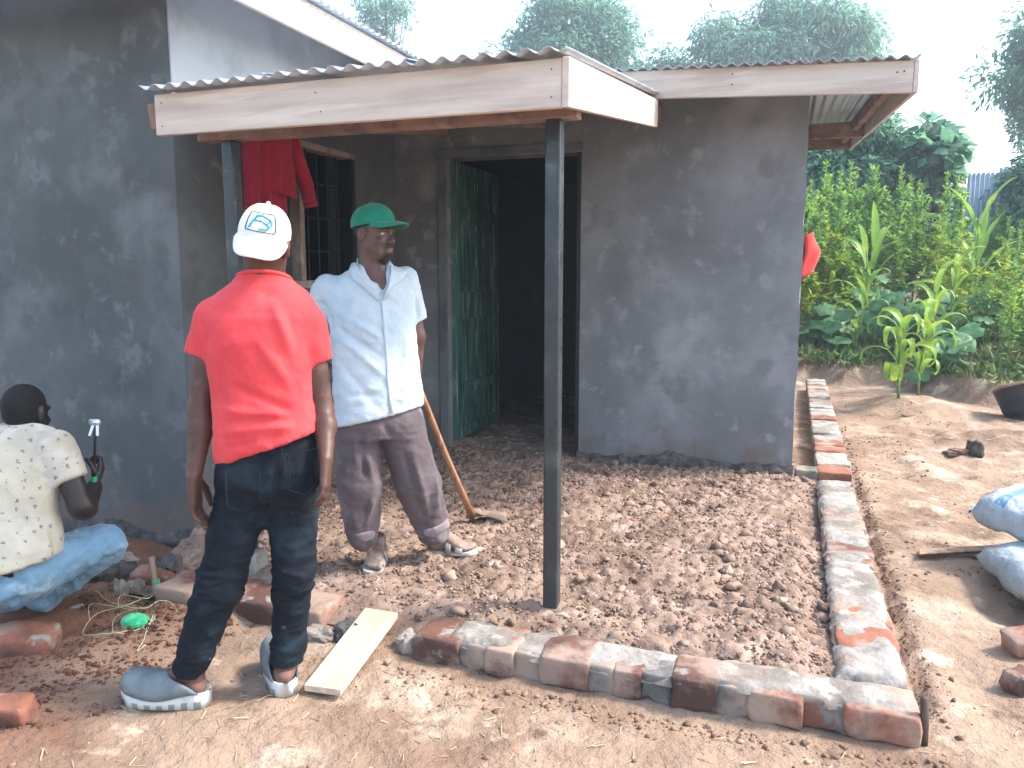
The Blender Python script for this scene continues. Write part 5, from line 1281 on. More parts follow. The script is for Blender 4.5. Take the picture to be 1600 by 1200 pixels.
# crimson jacket hung by the window, against the side wall
jk = empty('jacket', (-2.86, 4.05, 1.82), 'crimson jacket hanging upside the window under the porch roof', 'jacket')
def drape(y0, y1, z0, z1, x, amp, n, seed, w_top=1.0, mat_='jacket', slope=0):
    rows = []
    for i in range(n + 1):
        t = i / n; row = []
        for j in range(19):
            s_ = j / 18; ww = w_top + (1 - w_top) * s_
            y = (y0 + y1) / 2 + (t - .5) * (y1 - y0) * ww + slope * s_; z = z1 + (z0 - z1) * s_ * (1 + .03 * math.sin(t * 5 + seed))
            xx = x + amp * (math.sin(t * 15 + seed + s_ * 1.5) * .6 + math.sin(t * 31 + seed * 2) * .3) * (.35 + .65 * s_) + .05 * math.sin(math.pi * t)
            row.append((xx, y, z))
        rows.append(row)
    return MB().grid(rows, thick=.012)
drape(3.78, 4.22, 1.80, 2.34, -2.92, .022, 40, 1.0).build('body_panel', M['jacket'], jk, smooth=True)
drape(3.96, 4.22, 1.93, 2.33, -2.865, .014, 26, 4.0, .9).build('front_panel', M['jacket'], jk, smooth=True)
MB().tube([(-2.86, 4.20, 2.30), (-2.85, 4.25, 2.15), (-2.83, 4.30, 2.02), (-2.82, 4.33, 1.90)], [.045, .05, .048, .042], 14).build('sleeve', M['jacket'], jk, smooth=True)
MB().tube([(-2.86, 3.84, 2.30), (-2.84, 3.80, 2.1), (-2.84, 3.79, 1.84)], [.045, .05, .042], 14).build('sleeve', M['jacket'], jk, smooth=True)
MB().tube([(-2.822, 4.327, 1.915), (-2.82, 4.335, 1.885)], [.046, .044], 14).build('cuff', M['jacket'], jk, smooth=True)
MB().box((-2.97, 3.97, 2.335), (-2.84, 3.985, 2.35)).build('hanging_nail', M['bars'], jk)

rc = []
for i in range(13):
    t = i / 12; row = []
    for j in range(13):
        s_ = j / 12
        row.append((.055 + .11 * math.sin(math.pi * min(1, t * 1.1)) * (1 - .5 * abs(s_ - .45) * 2) + .012 * math.sin(t * 9 + s_ * 5), 5.93 + .22 * t, 1.735 - .29 * s_ + .03 * math.sin(t * 4)))
    rc.append(row)
o = MB().grid(rc, thick=.006).build('red_cloth', M['redcloth'], None, smooth=True)
tag(o, 'red cloth hung on the far right corner of the house', 'cloth')

# fresh plank bridging the gap in the edging
P = [V(*(-1.578, 2.280, 0.030)), V(*(-1.437, 2.291, 0.030)), V(*(-1.487, 2.828, 0.085)), V(*(-1.641, 2.829, 0.085))]
th = V(0, 0, .024); m = MB(); m.hexa([p - th for p in P] + P)
o = m.build('plank', M['plank'], None, bevel=.002); tag(o, 'fresh pale pine plank lying across the gap in the brick edging', 'plank')

# stakes
def stick(name, pts, r, m, label):
    o = MB().tube(pts, r, 8).build(name, m, None, smooth=True); return tag(o, label, 'stake')
bx_, by_ = -2.72, 2.80
stick('wooden_stake', [(bx_ + .005, by_, -.06), (bx_, by_ - .005, .06), (bx_ - .018, by_, .185)], [.012, .013, .0145], M['stick'], 'pale wooden peg with green twine tied round it beside the brick step')
stick('wooden_stake', [(.462, 2.665, -.06), (.458, 2.667, .05), (.452, 2.668, .150)], [.012, .013, .013], M['stick_dark'], 'dark peg at the front right corner of the brick edging')

# twine
tw = empty('ball_of_twine', (-2.584, 2.526, 0.000), 'ball of bright green twine on the dug red earth', 'twine')
bc = V(*(-2.532, 2.482, 0.035)); r = np.random.default_rng(5)
for k in range(9):
    ax_ = nrm(r.normal(size=3)); u = nrm(np.cross(ax_, (0.3, 1, .2))); w2 = np.cross(ax_, u); pts = []
    for i in range(150):
        a = i * .42; ph = .5 * math.sin(i * .031 + k)
        q = (u * math.cos(a) + w2 * math.sin(a)) * math.cos(ph) + ax_ * math.sin(ph)
        pts.append(bc + q * V(.062, .045, .033) * (1 + .02 * r.random()))
    MB().tube(pts, .0022, 5).build('winding', M['string'], tw, smooth=True)
v, f = ico(2); obj('core', v * V(.057, .041, .030) + bc, f, M['string'], tw, smooth=True)
def loop(pts, name='loose_strand', n=10):
    P = [V(*p) for p in pts]; Q = []
    for i in range(len(P) - 1):
        a, b, c, d = P[max(i - 1, 0)], P[i], P[i + 1], P[min(i + 2, len(P) - 1)]
        for k in range(n):
            t = k / n; Q.append(.5 * ((2 * b) + (c - a) * t + (2 * a - 5 * b + 4 * c - d) * t * t + (3 * b - a - 3 * c + d) * t ** 3))
    Q.append(P[-1])
    Q = [V(q[0], q[1], max(q[2], float(ground_h(q[0], q[1])) + .006)) for q in Q]
    MB().tube(Q, .0017, 5).build(name, M['string_pale'], tw, smooth=True)
loop([(-2.720, 2.793, 0.020), (-2.672, 2.583, 0.050), (-2.780, 2.512, 0.020), (-2.671, 2.345, 0.010), (-2.525, 2.365, 0.010), (-2.457, 2.482, 0.010), (-2.466, 2.521, 0.020)])
loop([(-2.680, 2.753, 0.050), (-2.591, 2.723, 0.050), (-2.580, 2.689, 0.020), (-2.588, 2.553, 0.060), (-2.817, 2.619, 0.030), (-2.980, 2.702, 0.020)])
loop([(-2.588, 2.553, 0.060), (-2.676, 2.514, 0.020), (-2.536, 2.370, 0.020), (-2.480, 2.369, 0.010)])
loop([(-2.590, 2.625, 0.030), (-2.528, 2.671, 0.020), (-2.441, 2.620, 0.010)]); loop([(-2.489, 2.471, 0.010), (-2.444, 2.445, 0.020), (-2.473, 2.518, 0.020), (-2.363, 2.316, 0.010), (-2.374, 2.370, 0.010)])
loop([(-2.782, 2.480, 0.010), (-2.869, 2.564, 0.030), (-2.783, 2.569, 0.040), (-2.617, 2.546, 0.050)]); loop([(-2.718, 2.792, 0.030), (-2.645, 2.666, 0.050), (-2.780, 2.657, 0.050), (-2.752, 2.607, 0.020)])
MB().tube([V(bx_, by_, .055) + V(math.cos(a) * .016, math.sin(a) * .016, .001 * a) for a in np.linspace(0, 25, 70)], .0025, 5).build('knot', M['string'], tw, smooth=True)

# loose bricks and stones
def loose(name, c, half, rot, m, label, cat, seed, amp=.008, k=9):
    return tag(rough_obj(name, c, half, rot, m, None, seed, amp, 5, k), label, cat)
c = V(*(-2.801, 2.181, 0.050)); loose('brick', (c[0], c[1], .045), (.125, .085, .048), (.45, .05, .04), M['brick'], 'large whole red brick lying left of the twine ball', 'brick', 301, .010)
c = V(*(-2.419, 1.808, 0.030)); loose('brick', (c[0], c[1], .035), (.085, .055, .04), (.3, .12, 0), M['brick'], 'broken red brick at the lower left edge of the picture', 'brick', 302, .014, 6)
c = V(*(-2.668, 2.154, 0.010)); loose('brick_fragment', (c[0], c[1], .012), (.035, .016, .014), (.5, 0, 0), M['brick'], 'thin brick sliver in front of the large red brick', 'brick', 303, .006, 6)
c = V(*(0.884, 3.408, 0.050)); loose('brick', (c[0] + .03, c[1] + .02, .06), (.075, .055, .05), (.4, .1, -.2), M['brick'], 'broken red brick at the right edge below the sacks', 'brick', 304, .012, 7)
c = V(*(0.816, 3.143, 0.020)); loose('brick', (c[0] + .015, c[1], .03), (.06, .045, .04), (.9, .2, .1), M['brick_dark'], 'dirt covered brick half at the right edge, nearest the viewer', 'brick', 305, .014, 6)
c = V(*(1.180, 8.952, 0.020)); loose('brick_fragment', (c[0], c[1], .02), (.06, .04, .03), (.4, 0, 0), M['brick'], 'small orange brick piece beneath the drooping maize', 'brick', 306, .008, 6)
for i, (u, h_, lb) in enumerate((((-3.151, 3.027, 0.050), (.075, .05, .03), 'pale flat stone against the wall above the twine'), ((-2.883, 2.750, 0.030), (.03, .04, .05), 'upright pale stone left of the wooden peg'), ((-2.923, 2.548, 0.020), (.03, .022, .016), 'small pale stone left of the twine ball'), ((-2.846, 2.804, 0.030), (.04, .035, .035), 'grey stone just behind the twine ball'), ((-2.494, 2.578, 0.020), (.03, .028, .025), 'pale stone touching the twine ball'), ((-3.094, 2.889, 0.030), (.11, .07, .045), 'broad brown stone under the crouching man\'s knee'), ((-2.857, 3.035, 0.040), (.09, .06, .05), 'dark stone between the peg and the wall'), ((-1.751, 2.652, 0.030), (.06, .045, .035), 'mortar lump left of the pine plank'), ((-1.369, 2.695, 0.030), (.05, .05, .05), 'mortar lump at the left end of the front edging'), ((1.478, 7.325, 0.060), (.07, .05, .07), 'dark earth clod standing on the ground beyond the sacks'), ((-1.644, 2.697, 0.040), (.05, .05, .04), 'dark lump beside the pine plank near the step'), ((1.334, 7.290, 0.030), (.09, .05, .035), 'reddish flat lump by the dark earth clod'))):
    mm = M['stone'] if i not in (5, 6, 9, 10, 11) else (M['rubble'] if i != 11 else M['brick_dark'])
    vv, ff = ico(3); o3 = i * 7.7; vv = vv / (np.sum(np.abs(vv) ** 3.4, 1) ** (1 / 3.4))[:, None]; dd = 1 + .30 * fbm(vv[:, 0] * 1.4 + o3, vv[:, 1] * 1.4, vv[:, 2] * 1.4, 4); ca, sa = math.cos(i * .9), math.sin(i * .9)
    vv = vv * dd[:, None] * V(*h_); vv = np.stack([vv[:, 0] * ca - vv[:, 1] * sa, vv[:, 0] * sa + vv[:, 1] * ca, vv[:, 2]], 1)
    tag(obj('stone', vv + V(u[0], u[1], u[2] - .01), [tuple(t_) for t_ in ff], mm, None, smooth=False), lb, 'stone')
c = V(*(-2.826, 2.895, 0.030)); loose('brick_fragment', (c[0], c[1], .035), (.10, .05, .04), (.2, .1, .1), M['brick'], 'crumbled red brick half buried behind the wooden peg', 'brick', 340, .016, 5)

# board, sacks and what carries them
o = MB().hexa([V(*(0.690, 4.528, 0.015)) - V(0, 0, .02), V(1.5, 4.86, .0), V(1.5, 4.93, .0), V(*(0.703, 4.627, 0.015)) - V(0, 0, .02), V(*(0.681, 4.466, 0.035)), V(1.5, 4.86, .05), V(1.5, 4.93, .05), V(*(0.694, 4.564, 0.035))]).build('board', M['stick'], None, bevel=.003)
tag(o, 'narrow wooden board on the ground running under the sacks', 'board')
def sack(c, L_, W_, H_, yaw, tilt, label, seed, pr=False):
    from mathutils import Euler
    Rm = np.array(Euler((tilt[0], tilt[1], yaw)).to_matrix()); n, m = 34, 40; v = []; f = []
    for i in range(n + 1):
        s_ = -1 + 2 * i / n; e = max(0, 1 - abs(s_) ** 12) ** .42; wd = W_ * (.90 + .10 * (1 - s_ * s_) + .06 * abs(s_) ** 6); hh = H_ * e
        for k in range(m):
            a = 2 * math.pi * k / m; ca, sa = math.cos(a), math.sin(a)
            y = wd * math.copysign(abs(ca) ** .62, ca); z = hh * math.copysign(abs(sa) ** .8, sa) * (1 - .25 * max(0, -sa))
            d = .018 * vnoise(np.array([s_ * 5 + seed]), np.array([a * 1.3]), seed)[0] + .011 * vnoise(np.array([s_ * 14 + seed]), np.array([y * 20]), seed)[0]
            v.append((s_ * L_ + .01 * math.sin(a * 3 + seed) * abs(s_), y, z + d * e + (.012 * math.sin(k * 1.3) * abs(s_) ** 9)))
    for i in range(n):
        for k in range(m):
            a = i * m + k; b = i * m + (k + 1) % m; f.append((a, b, b + m, a + m))
    f.append(tuple(range(m))[::-1]); f.append(tuple(range(n * m, (n + 1) * m)))
    V_ = np.array(v) @ Rm.T + V(*c)
    o = obj('cement_sack', V_, f, [M['sack'], M['sack_print']], None, smooth=True)
    if pr:
        mi = [0] * len(f)
        for i in range(n):
            for k in range(m):
                if (9 <= i <= 24 and 2 <= k <= 11) or (i in (4, 5) and 3 <= k <= 16): mi[i * m + k] = 1
        o.data.polygons.foreach_set('material_index', mi)
    return tag(o, label, 'sack')
SK1 = sack((1.395, 4.46, .255), .42, .26, .125, -.64, (0, .04), 'pale cement sack with blue print, upper of two at the right edge', 2.0, True)
SK2 = sack((1.28, 4.00, .085), .46, .27, .10, -1.32, (0, .0), 'plain pale cement sack, lower of two at the right edge', 5.0)

# dark tub at the right edge
from mathutils import Euler
pv, pf = lathe([(.001, 0), (.17, 0), (.185, .02), (.255, .30), (.275, .305), (.28, .325), (.262, .33), (.245, .31), (.175, .03), (.001, .025)], 36)
pv = pv + .012 * np.stack([fbm(pv[:, 0] * 9, pv[:, 1] * 9, pv[:, 2] * 9, 3), fbm(pv[:, 1] * 9, pv[:, 2] * 9, pv[:, 0] * 9, 3), 1.6 * fbm(pv[:, 0] * 5, pv[:, 1] * 5, 3, 2)], 1); Rm = np.array(Euler((-.42, -.16, 0)).to_matrix()); pv = pv * .88; tb = V(2.27, 9.25, .045)
tub = obj('tub', pv @ Rm.T + tb, pf, [M['tub'], M['tub_rim']], None, smooth=True)
tub.data.polygons.foreach_set('material_index', [1 if 3 * 36 <= i < 7 * 36 else 0 for i in range(len(pf))])
tag(tub, 'black tub with dusty rim standing at the right edge by the weeds', 'tub')

# ================================================================== plants
def leaf_cloud(Pb, D, Nn, L_, W_, bend=.25):
    """leaves as bent six-point blades; arrays of base, direction, normal"""
    Pb, D, Nn = map(np.asarray, (Pb, D, Nn)); L_ = np.asarray(L_)[:, None]; W_ = np.asarray(W_)[:, None]
    D = nrm_rows(D); S_ = nrm_rows(np.cross(D, Nn)); U_ = np.cross(S_, D)
    m = Pb + D * L_ * .45 + U_ * L_ * bend * .35; tip = Pb + D * L_ - U_ * L_ * bend * .3
    l = Pb + D * L_ * .42 + S_ * W_ * .5; r_ = Pb + D * L_ * .42 - S_ * W_ * .5
    v = np.stack([Pb, l, tip, r_, m], 1); n = len(Pb); b = (np.arange(n) * 5)[:, None]
    f = np.concatenate([b + [[0, 4, 1, 1]], b + [[1, 4, 2, 2]], b + [[0, 3, 4, 4]], b + [[3, 2, 4, 4]]])[:, :3]
    return v.reshape(-1, 3), f

def strap_leaf(base, d, L_, W_, droop, m, parent, name='leaf', fold=.25, n=11, twist=0.0):
    d = nrm(d * (1, 1, 0)); s = V(-d[1], d[0], 0); rows = []; p = V(*base); ang = 1.25
    for i in range(n):
        t = i / (n - 1); w_ = W_ * (math.sin(math.pi * (.12 + .88 * t) ** .75) ** .8 + .02) * (1 if i < n - 1 else 0.05)
        sd = s * math.cos(twist * t) + UP * math.sin(twist * t); up = nrm(np.cross(d * math.cos(ang) + UP * math.sin(ang), sd)); up = up if up[2] > 0 else -up
        rip = .10 * w_ * math.sin(t * 17)
        rows.append([p + sd * w_ * .5 + up * (fold * w_ * .5 + rip), p + sd * w_ * .25 + up * fold * w_ * .15, p, p - sd * w_ * .25 + up * fold * w_ * .15, p - sd * w_ * .5 + up * (fold * w_ * .5 - rip)])
        p = p + (d * math.cos(ang) + UP * math.sin(ang)) * L_ / (n - 1); ang -= droop * (.25 + 1.5 * t) / (n - 1) * 2
    return MB().grid(rows).build(name, m, parent, smooth=True)

def maize(x, y, h, nl, lean, seed, label, L0=.75, W0=.075, mt='maize', droop=1.7):
    z = float(ground_h(x, y)) - .03; r = np.random.default_rng(int(seed * 10))
    o = empty('maize_plant', (x, y, z), label, 'maize', 'maize plants at the field edge')
    top = V(x + lean[0], y + lean[1], z + h); P = [V(x, y, z) + (top - V(x, y, z)) * t + V(.02 * math.sin(t * 5 + seed), .02 * math.cos(t * 4), 0) for t in np.linspace(0, 1, 6)]
    MB().tube(P, list(np.linspace(.017, .007, 6)), 8).build('stem', M['stem'], o, smooth=True)
    for i in range(nl):
        t = .22 + .76 * i / max(1, nl - 1); a = seed + i * 2.6 + r.normal(0, .35); b = V(x, y, z) + (top - V(x, y, z)) * t
        strap_leaf(b, V(math.cos(a), math.sin(a), 0), L0 * r.uniform(.75, 1.1) * (1 - .25 * t), W0 * r.uniform(.8, 1.15), droop * r.uniform(.7, 1.15) * (1.1 - .5 * t), M[mt], o, twist=r.normal(0, .5))
    return o
maize(.50, 13.1, 1.05, 7, (.05, 0), 1.0, 'lone maize plant nearest the house corner', .8)
maize(1.12, 9.45, .80, 13, (.0, -.05), 2.0, 'drooping bright green maize on the small mound by the bare ground', .95, .085, 'maize', 4.4)
maize(1.36, 9.75, .85, 10, (.05, 0), 2.7, 'short maize just behind the drooping one on the mound', .8, .08, 'maize', 3.8)
maize(1.05, 12.5, 1.45, 9, (-.1, 0), 3.1, 'maize rising from the pumpkin leaves left of the mound', .9, .09)
maize(1.05, 13.4, 1.5, 8, (.1, 0), 4.4, 'tall maize with a broad upright leaf behind the pumpkin patch', 1.0, .11, 'maize', .9)
maize(1.62, 11.1, 1.30, 9, (.05, 0), 5.2, 'yellowing maize right of the small mound', .85, .085, 'maize', 2.0)
maize(2.45, 13.0, 1.65, 8, (.0, 0), 6.6, 'tallest maize with erect broad leaves near the tin fence', 1.1, .12, 'maize', .7)
maize(1.95, 12.0, 1.2, 8, (.1, 0), 7.3, 'maize among the pumpkin leaves left of the tallest one', .85, .09)
maize(.85, 12.3, .7, 6, (.1, 0), 8.1, 'low bent maize on the edge of the bank', .8, .07, 'maize', 2.4)
maize(2.9, 12.4, 1.0, 7, (.0, 0), 9.4, 'yellow green maize at the right edge above the tub', .8, .09, 'weed_lime', 1.8)

def round_leaf(c, up, size, parent, seed):
    """lobed pumpkin leaf with a dished blade"""
    up = nrm(up); a = nrm(np.cross(up, (.3, .9, .1))); b = np.cross(up, a); v = [V(*c) - up * size * .12]; f = []; n = 20
    for ring, rr in ((0, .5), (1, 1.0)):
        for k in range(n):
            t = 2 * math.pi * k / n + seed; q = size * rr * (1 + .14 * math.cos(5 * t - 5 * seed) + .05 * math.sin(9 * t + seed)) * (.45 if k == 0 and ring else 1)
            v.append(V(*c) + a * math.cos(t) * q + b * math.sin(t) * q + up * size * ((.04 if not ring else -.06 + .10 * math.sin(4 * t + seed)) + .03 * math.sin(7 * t)))
    for k in range(n):
        k2 = (k + 1) % n; f += [(0, 1 + k, 1 + k2), (1 + k, 1 + n + k, 1 + n + k2, 1 + k2)]
    return obj('leaf', v, f, M['pumpkin'], parent, smooth=True)
def pumpkin(x, y, n, rx, ry, hmax, seed, label):
    z = float(ground_h(x, y)); r = np.random.default_rng(int(seed * 10))
    o = empty('pumpkin_plant', (x, y, z), label, 'pumpkin plant', 'pumpkin plants below the weeds')
    for i in range(n):
        a = r.random() * 6.28; q = math.sqrt(r.random()); px, py = x + rx * q * math.cos(a), y + ry * q * math.sin(a); g = float(ground_h(px, py)); h_ = r.uniform(.25, 1) * hmax * (1 - .4 * q) + .1
        c = V(px, py, g + h_); round_leaf(c, V(r.normal(0, .35), -.55 + r.normal(0, .3), 1), r.uniform(.11, .20), o, seed + i)
        MB().tube([(px + r.normal(0, .06), py + .08, g - .02), (px + r.normal(0, .03), py + .05, g + h_ * .6), c - V(0, 0, .02)], [.009, .008, .006], 5).build('leaf_stalk', M['stem'], o, smooth=True)
pumpkin(.80, 12.6, 22, .65, .5, .75, 1, 'pumpkin plant by the house corner below the red cloth')
pumpkin(1.55, 12.5, 24, .60, .6, .85, 2, 'pumpkin plant with big pale leaves in the middle of the patch')
pumpkin(2.15, 12.3, 20, .5, .5, .80, 3, 'pumpkin plant at the right of the patch under lime coloured weeds')
pumpkin(1.85, 11.3, 16, .4, .35, .55, 5, 'low pumpkin plant spilling over the bank behind the drooping maize')
pumpkin(1.10, 13.6, 20, .8, .5, 1.1, 4, 'pumpkin plant at the back of the patch beneath the tall weeds')

def weed_mesh(h, n, seed, L0=.16, W0=.04, spread=.30, spire=True):
    r = np.random.default_rng(int(seed * 10)); nb = 9; Pb = []; D = []
    stems = MB(); stems.tube([(0, 0, -.05), (.02, 0, h * .5), (.03 * math.sin(seed), .02, h)], [.013, .009, .003], 6)
    for k in range(nb):
        z0 = h * (.12 + .75 * k / nb); a = k * 2.4 + r.normal(0, .3); l = spread * (1.15 - .75 * k / nb) * r.uniform(.8, 1.2)
        tip = V(math.cos(a) * l, math.sin(a) * l, z0 + l * 1.3); stems.tube([(0.01, 0, z0), tip * .6 + V(0, 0, z0 * .4), tip], [.006, .004, .002], 5)
        for i in range(n // nb):
            t = r.random() ** .7; q = V(0.01, 0, z0) * (1 - t) + tip * t; Pb.append(q); D.append(nrm(V(r.normal(), r.normal(), r.normal() * .5 + .35) + V(math.cos(a), math.sin(a), 0) * .6))
    for i in range(n // 3):
        t = r.random(); a = r.random() * 6.28; Pb.append(V(.03 * math.sin(seed) * t, .02 * t, h * (.35 + .65 * t))); D.append(V(math.cos(a), math.sin(a), .5 + .5 * t))
    Pb = np.array(Pb); D = np.array(D); N_ = nrm_rows(np.array([0, 0, 1.0]) + r.normal(0, .4, Pb.shape)); sc = r.uniform(.5, 1.2, len(Pb)) * (1.1 - .55 * np.clip(Pb[:, 2] / h, 0, 1))
    v, f = leaf_cloud(Pb, D, N_, L0 * sc, W0 * sc, .3)
    return stems, v, f
def weed_proto(i, h, n, m, **kw):
    st, v, f = weed_mesh(h, n, i + 50, **kw)
    ms = mesh_data('stem', np.array(st.v), st.f, True); ms.materials.append(M['stem'])
    mf = mesh_data('foliage', v, f); mf.materials.append(m)
    return ms, mf
protos = [weed_proto(0, 1.9, 620, M['weed'], L0=.13), weed_proto(1, 2.1, 680, M['weed'], L0=.13), weed_proto(2, 1.7, 600, M['weed'], L0=.13, W0=.045), weed_proto(3, 1.6, 480, M['weed_lime'], L0=.16, W0=.05), weed_proto(4, 1.1, 260, M['weed'], L0=.14, W0=.05, spread=.35)]
def weed(x, y, k, sc, label, rot, group):
    o = empty('weed_plant', (x, y, float(ground_h(x, y)) - .02), label, 'weed', group); o.scale = (sc, sc, sc); o.rotation_euler.z = rot
    for nm, me in zip(('stem', 'foliage'), protos[k]):
        c = bpy.data.objects.new(nm, me); COL.objects.link(c); c.parent = o
r = np.random.default_rng(77)
for i in range(58):
    y = 13.2 + 3.0 * r.random(); x = -.3 + 4.2 * r.random() + (y - 14) * .2
    weed(x, y, int(r.integers(0, 3)), r.uniform(.9, 1.15) * (1.22 if x < 1.9 else 1.0 if x < 2.7 else .85), 'tall bushy green weed in the thicket behind the maize', r.random() * 6.28, 'tall weeds behind the maize')
for i in range(14):
    weed(2.35 + 1.3 * r.random(), 11.0 + 2.0 * r.random(), 4 if i % 2 else 2, r.uniform(.6, .85), 'shorter leafy weed right of the pumpkin patch', r.random() * 6.28, 'weeds right of the pumpkin patch')
for i, (x, y, s_) in enumerate(((2.15, 12.6, .95), (2.0, 13.1, 1.0), (2.65, 12.2, .9), (3.05, 12.6, .95), (2.3, 13.6, 1.0))):
    weed(x, y, 3, s_, 'yellow lime weed with broad leaves beside the tallest maize', i * 1.3, 'lime coloured weeds')
for i in range(9):
    weed(.15 + .9 * r.random(), 12.7 + .8 * r.random(), 3 if i % 2 == 0 else 1, r.uniform(.75, 1.15), 'yellow green weed close to the house corner', r.random() * 6.28, 'weeds at the house corner')
# grass and creeping leaves on the bank
n = 9000; rr_ = np.random.default_rng(31)
x = .1 + 3.6 * rr_.random(n); y = 11.2 + 3.2 * rr_.random(n) - 1.3 * sstep(1.4, 2.2, x) * rr_.random(n); k = ground_h(x, y) > .2
x, y = x[k], y[k]; z = ground_h(x, y) - .01; D = np.stack([rr_.normal(0, .6, len(x)), rr_.normal(0, .6, len(x)) - .2, rr_.uniform(.3, 1.2, len(x))], 1); L_ = rr_.uniform(.05, .24, len(x))
v, f = leaf_cloud(np.stack([x, y, z], 1), D, nrm_rows(rr_.normal(size=(len(x), 3)) + [0, 0, .7]), L_, L_ * rr_.uniform(.05, .30, len(x)), .5)
o = obj('undergrowth', v, f, M['grass'], None, origin=(1.8, 12, .3)); tag(o, 'low grass and creeping leaves on the earth bank', 'grass', kind='stuff')

# the thicket goes on to the right of the field edge
rr_ = np.random.default_rng(91); n = 14000; cx_ = rr_.uniform(4.3, 16, 60); cy_ = 13.5 + rr_.uniform(0, 4, 60) - .10 * (cx_ - 4); k = rr_.integers(0, 60, n); dr = nrm_rows(rr_.normal(size=(n, 3)))
hh = rr_.uniform(.7, 1.25, 60); P = np.stack([cx_[k], cy_[k], ground_h(cx_[k], cy_[k]) + hh[k] * .8], 1) + dr * (rr_.random(n) ** .4)[:, None] * np.stack([.75 + 0 * hh[k], .7 + 0 * hh[k], hh[k]], 1)
v, f = leaf_cloud(P, dr + rr_.normal(0, .5, (n, 3)) + [0, 0, .3], nrm_rows(dr + [0, 0, .8]), rr_.uniform(.12, .26, n), rr_.uniform(.04, .09, n), .3)
o = obj('thicket', v, f, M['weed'], None, origin=(9, 15, .5)); tag(o, 'green thicket carrying on beyond the maize field edge', 'thicket', kind='stuff')
# ------------------------------------------------------------------ trees
def tree(c, rad, trunk_base, n, leaf, m, label, seed, nclump=40, droop=.3, openness=.55, sparse=False):
    r = np.random.default_rng(int(seed * 10)); c = V(*c); rad = V(*rad); tb = V(*trunk_base)
    o = empty('tree', tb, label, 'tree', None)
    cl = nrm_rows(r.normal(size=(nclump, 3))) * (r.random((nclump, 1)) ** .45) * rad * .86 + c
    cs_ = r.uniform(.26, .46, nclump) * rad.min() * (1.3 if not sparse else .8)
    br = MB(); fork = tb + (c - tb) * .55; rt = .055 * rad.max() + .05
    br.tube([tb - V(0, 0, .2), tb + (fork - tb) * .5 + V(.1, .05, 0), fork], [rt, rt * .8, rt * .65], 10)
    br.build('trunk', M['bark'], o, smooth=True); br = MB()
    for k in range(0, nclump, 2 if not sparse else 1):
        q = cl[k]; md = fork * .5 + q * .5 + V(0, 0, -.1 * rad[2]); br.tube([fork, md, q], [rt * .4, rt * .22, rt * .06], 6)
    br.build('limbs', M['bark'], o, smooth=True)
    k = r.integers(0, nclump, n); dirs = nrm_rows(r.normal(size=(n, 3))); P = cl[k] + dirs * (cs_[k] * r.random(n) ** .5)[:, None] * V(1, 1, .75)
    D = dirs + r.normal(0, .5, (n, 3)) - [0, 0, droop]; N_ = nrm_rows(dirs * .6 + [0, 0, .8] + r.normal(0, .35, (n, 3))); sc = r.uniform(.6, 1.3, n)
    v, f = leaf_cloud(P, D, N_, leaf[0] * sc, leaf[1] * sc, .3)
    obj('crown', v, f, m, o)
    return o
tree((-13.0, 48.0, 14.3), (4.0, 3.8, 3.7), (-12.5, 48.3, 1.0), 36000, (.39, .15), M['tree_a'], 'round leafy tree behind the porch roof', 1, 75, .8)
tree((-7.4, 50.4, 12.4), (3.6, 2.8, 2.3), (-7.2, 50.6, 1.0), 24000, (.36, .13), M['tree_b'], 'low crown between the two larger trees above the roof', 2, 44, .6)
tree((-1.0, 49.2, 13.2), (5.5, 4.6, 3.6), (-.8, 49.6, 1.0), 50000, (.42, .14), M['tree_a'], 'broad dense tree with drooping leaves above the main roof', 3, 110, 1.0)
tree((-25.6, 48.0, 18.1), (2.0, 2.0, 3.0), (-25.6, 48.2, 1.0), 2600, (.32, .10), M['tree_b'], 'thin sparse tree top left of the others above the eave', 4, 34, .2, sparse=True)
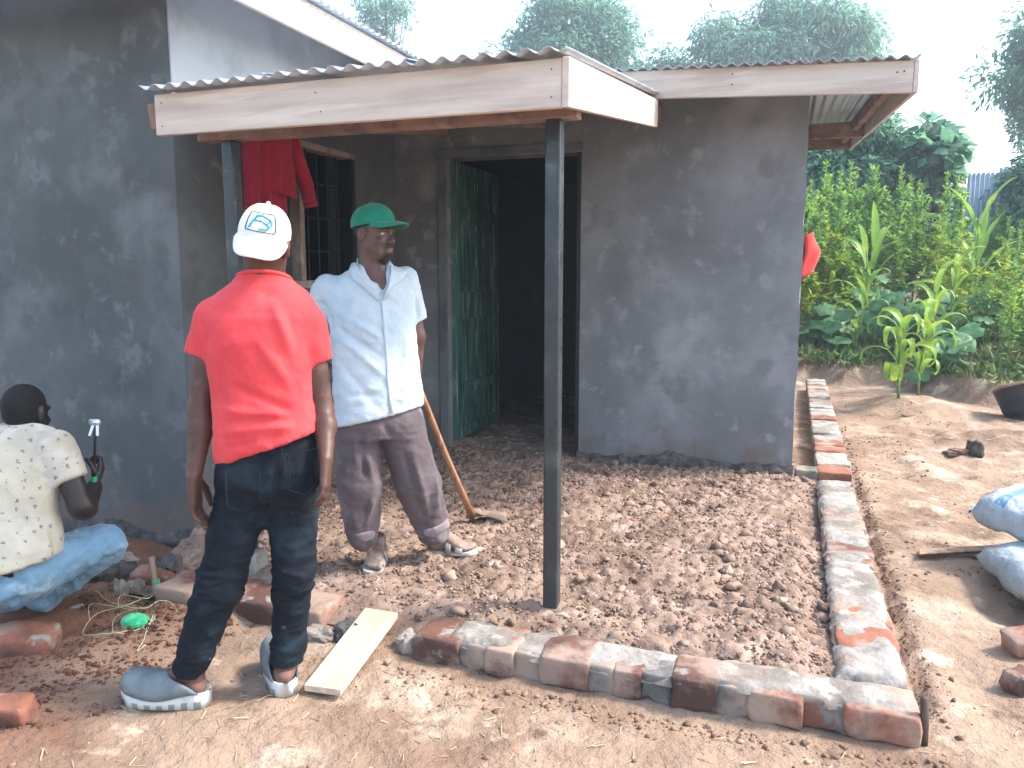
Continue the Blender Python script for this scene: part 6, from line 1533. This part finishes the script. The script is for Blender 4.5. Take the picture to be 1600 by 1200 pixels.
tree((1.1, 17.6, 3.5), (1.2, 1.0, 1.2), (1.2, 17.8, .9), 24000, (.15, .065), M['tree_b'], 'bushy blue green tree below the roof overhang', 5, 60, .4)
tree((2.4, 17.2, 3.6), (.62, .6, .8), (2.5, 17.4, .9), 500, (.30, .26), M['tree_b'], 'slender tree with large round leaves right of the overhang', 6, 24, .5, sparse=True)
tree((8.4, 31.5, 7.8), (2.6, 2.3, 2.4), (8.6, 31.8, .9), 30000, (.27, .10), M['tree_a'], 'dark tall tree cut by the right edge against the sky', 7, 54, .5)
tree((4.3, 16.6, 2.6), (1.1, 1.0, 1.25), (4.4, 16.8, .9), 18000, (.14, .05), M['tree_a'], 'dark bushy tree at the right edge beside the tin fence', 8, 50, .5)
tree((2.6, 21.5, 2.6), (1.7, 1.0, 1.1), (2.6, 21.6, .9), 12000, (.16, .06), M['tree_b'], 'pale distant tree behind the tin fence', 9, 40, .4)

# blue grey tin fence
tf = empty('tin_fence', (3.4, 17.0, .8), 'blue grey corrugated tin fence far behind the maize', 'fence')
for i in range(3):
    rows = [[(2.95 + i * .5 + j * .5 / 40, 17.0 + .012 * math.cos(j / 40 * .5 / .076 * 6.283), z) for z in (.6, 3.30 + .08 * (i % 2))] for j in range(41)]
    MB().grid(rows, thick=.003).build('tin_sheet', M['tin_blue'], tf, smooth=True)
for x in (2.96, 3.95):
    MB().box((x, 17.03, .5), (x + .07, 17.1, 3.2)).build('fence_post', M['stick'], tf)

# ------------------------------------------------------------------ haze
hz = MB().box((-90, -35, -1.2), (90, 95, 24.0)).build('haze', None, None, origin=(0, 0, -1.2))
hm = bpy.data.materials.new('haze_air'); hm.use_nodes = True; ht_ = hm.node_tree; ht_.nodes.clear()
ho = ht_.nodes.new('ShaderNodeOutputMaterial'); hv = ht_.nodes.new('ShaderNodeVolumePrincipled')
hv.inputs['Color'].default_value = (.80, .92, 1.0, 1); hv.inputs['Density'].default_value = .0032; hv.inputs['Anisotropy'].default_value = .2
ht_.links.new(hv.outputs[0], ho.inputs['Volume']); hz.data.materials.clear(); hz.data.materials.append(hm)
tag(hz, 'pale blue haze filling the air', 'haze', kind='stuff')
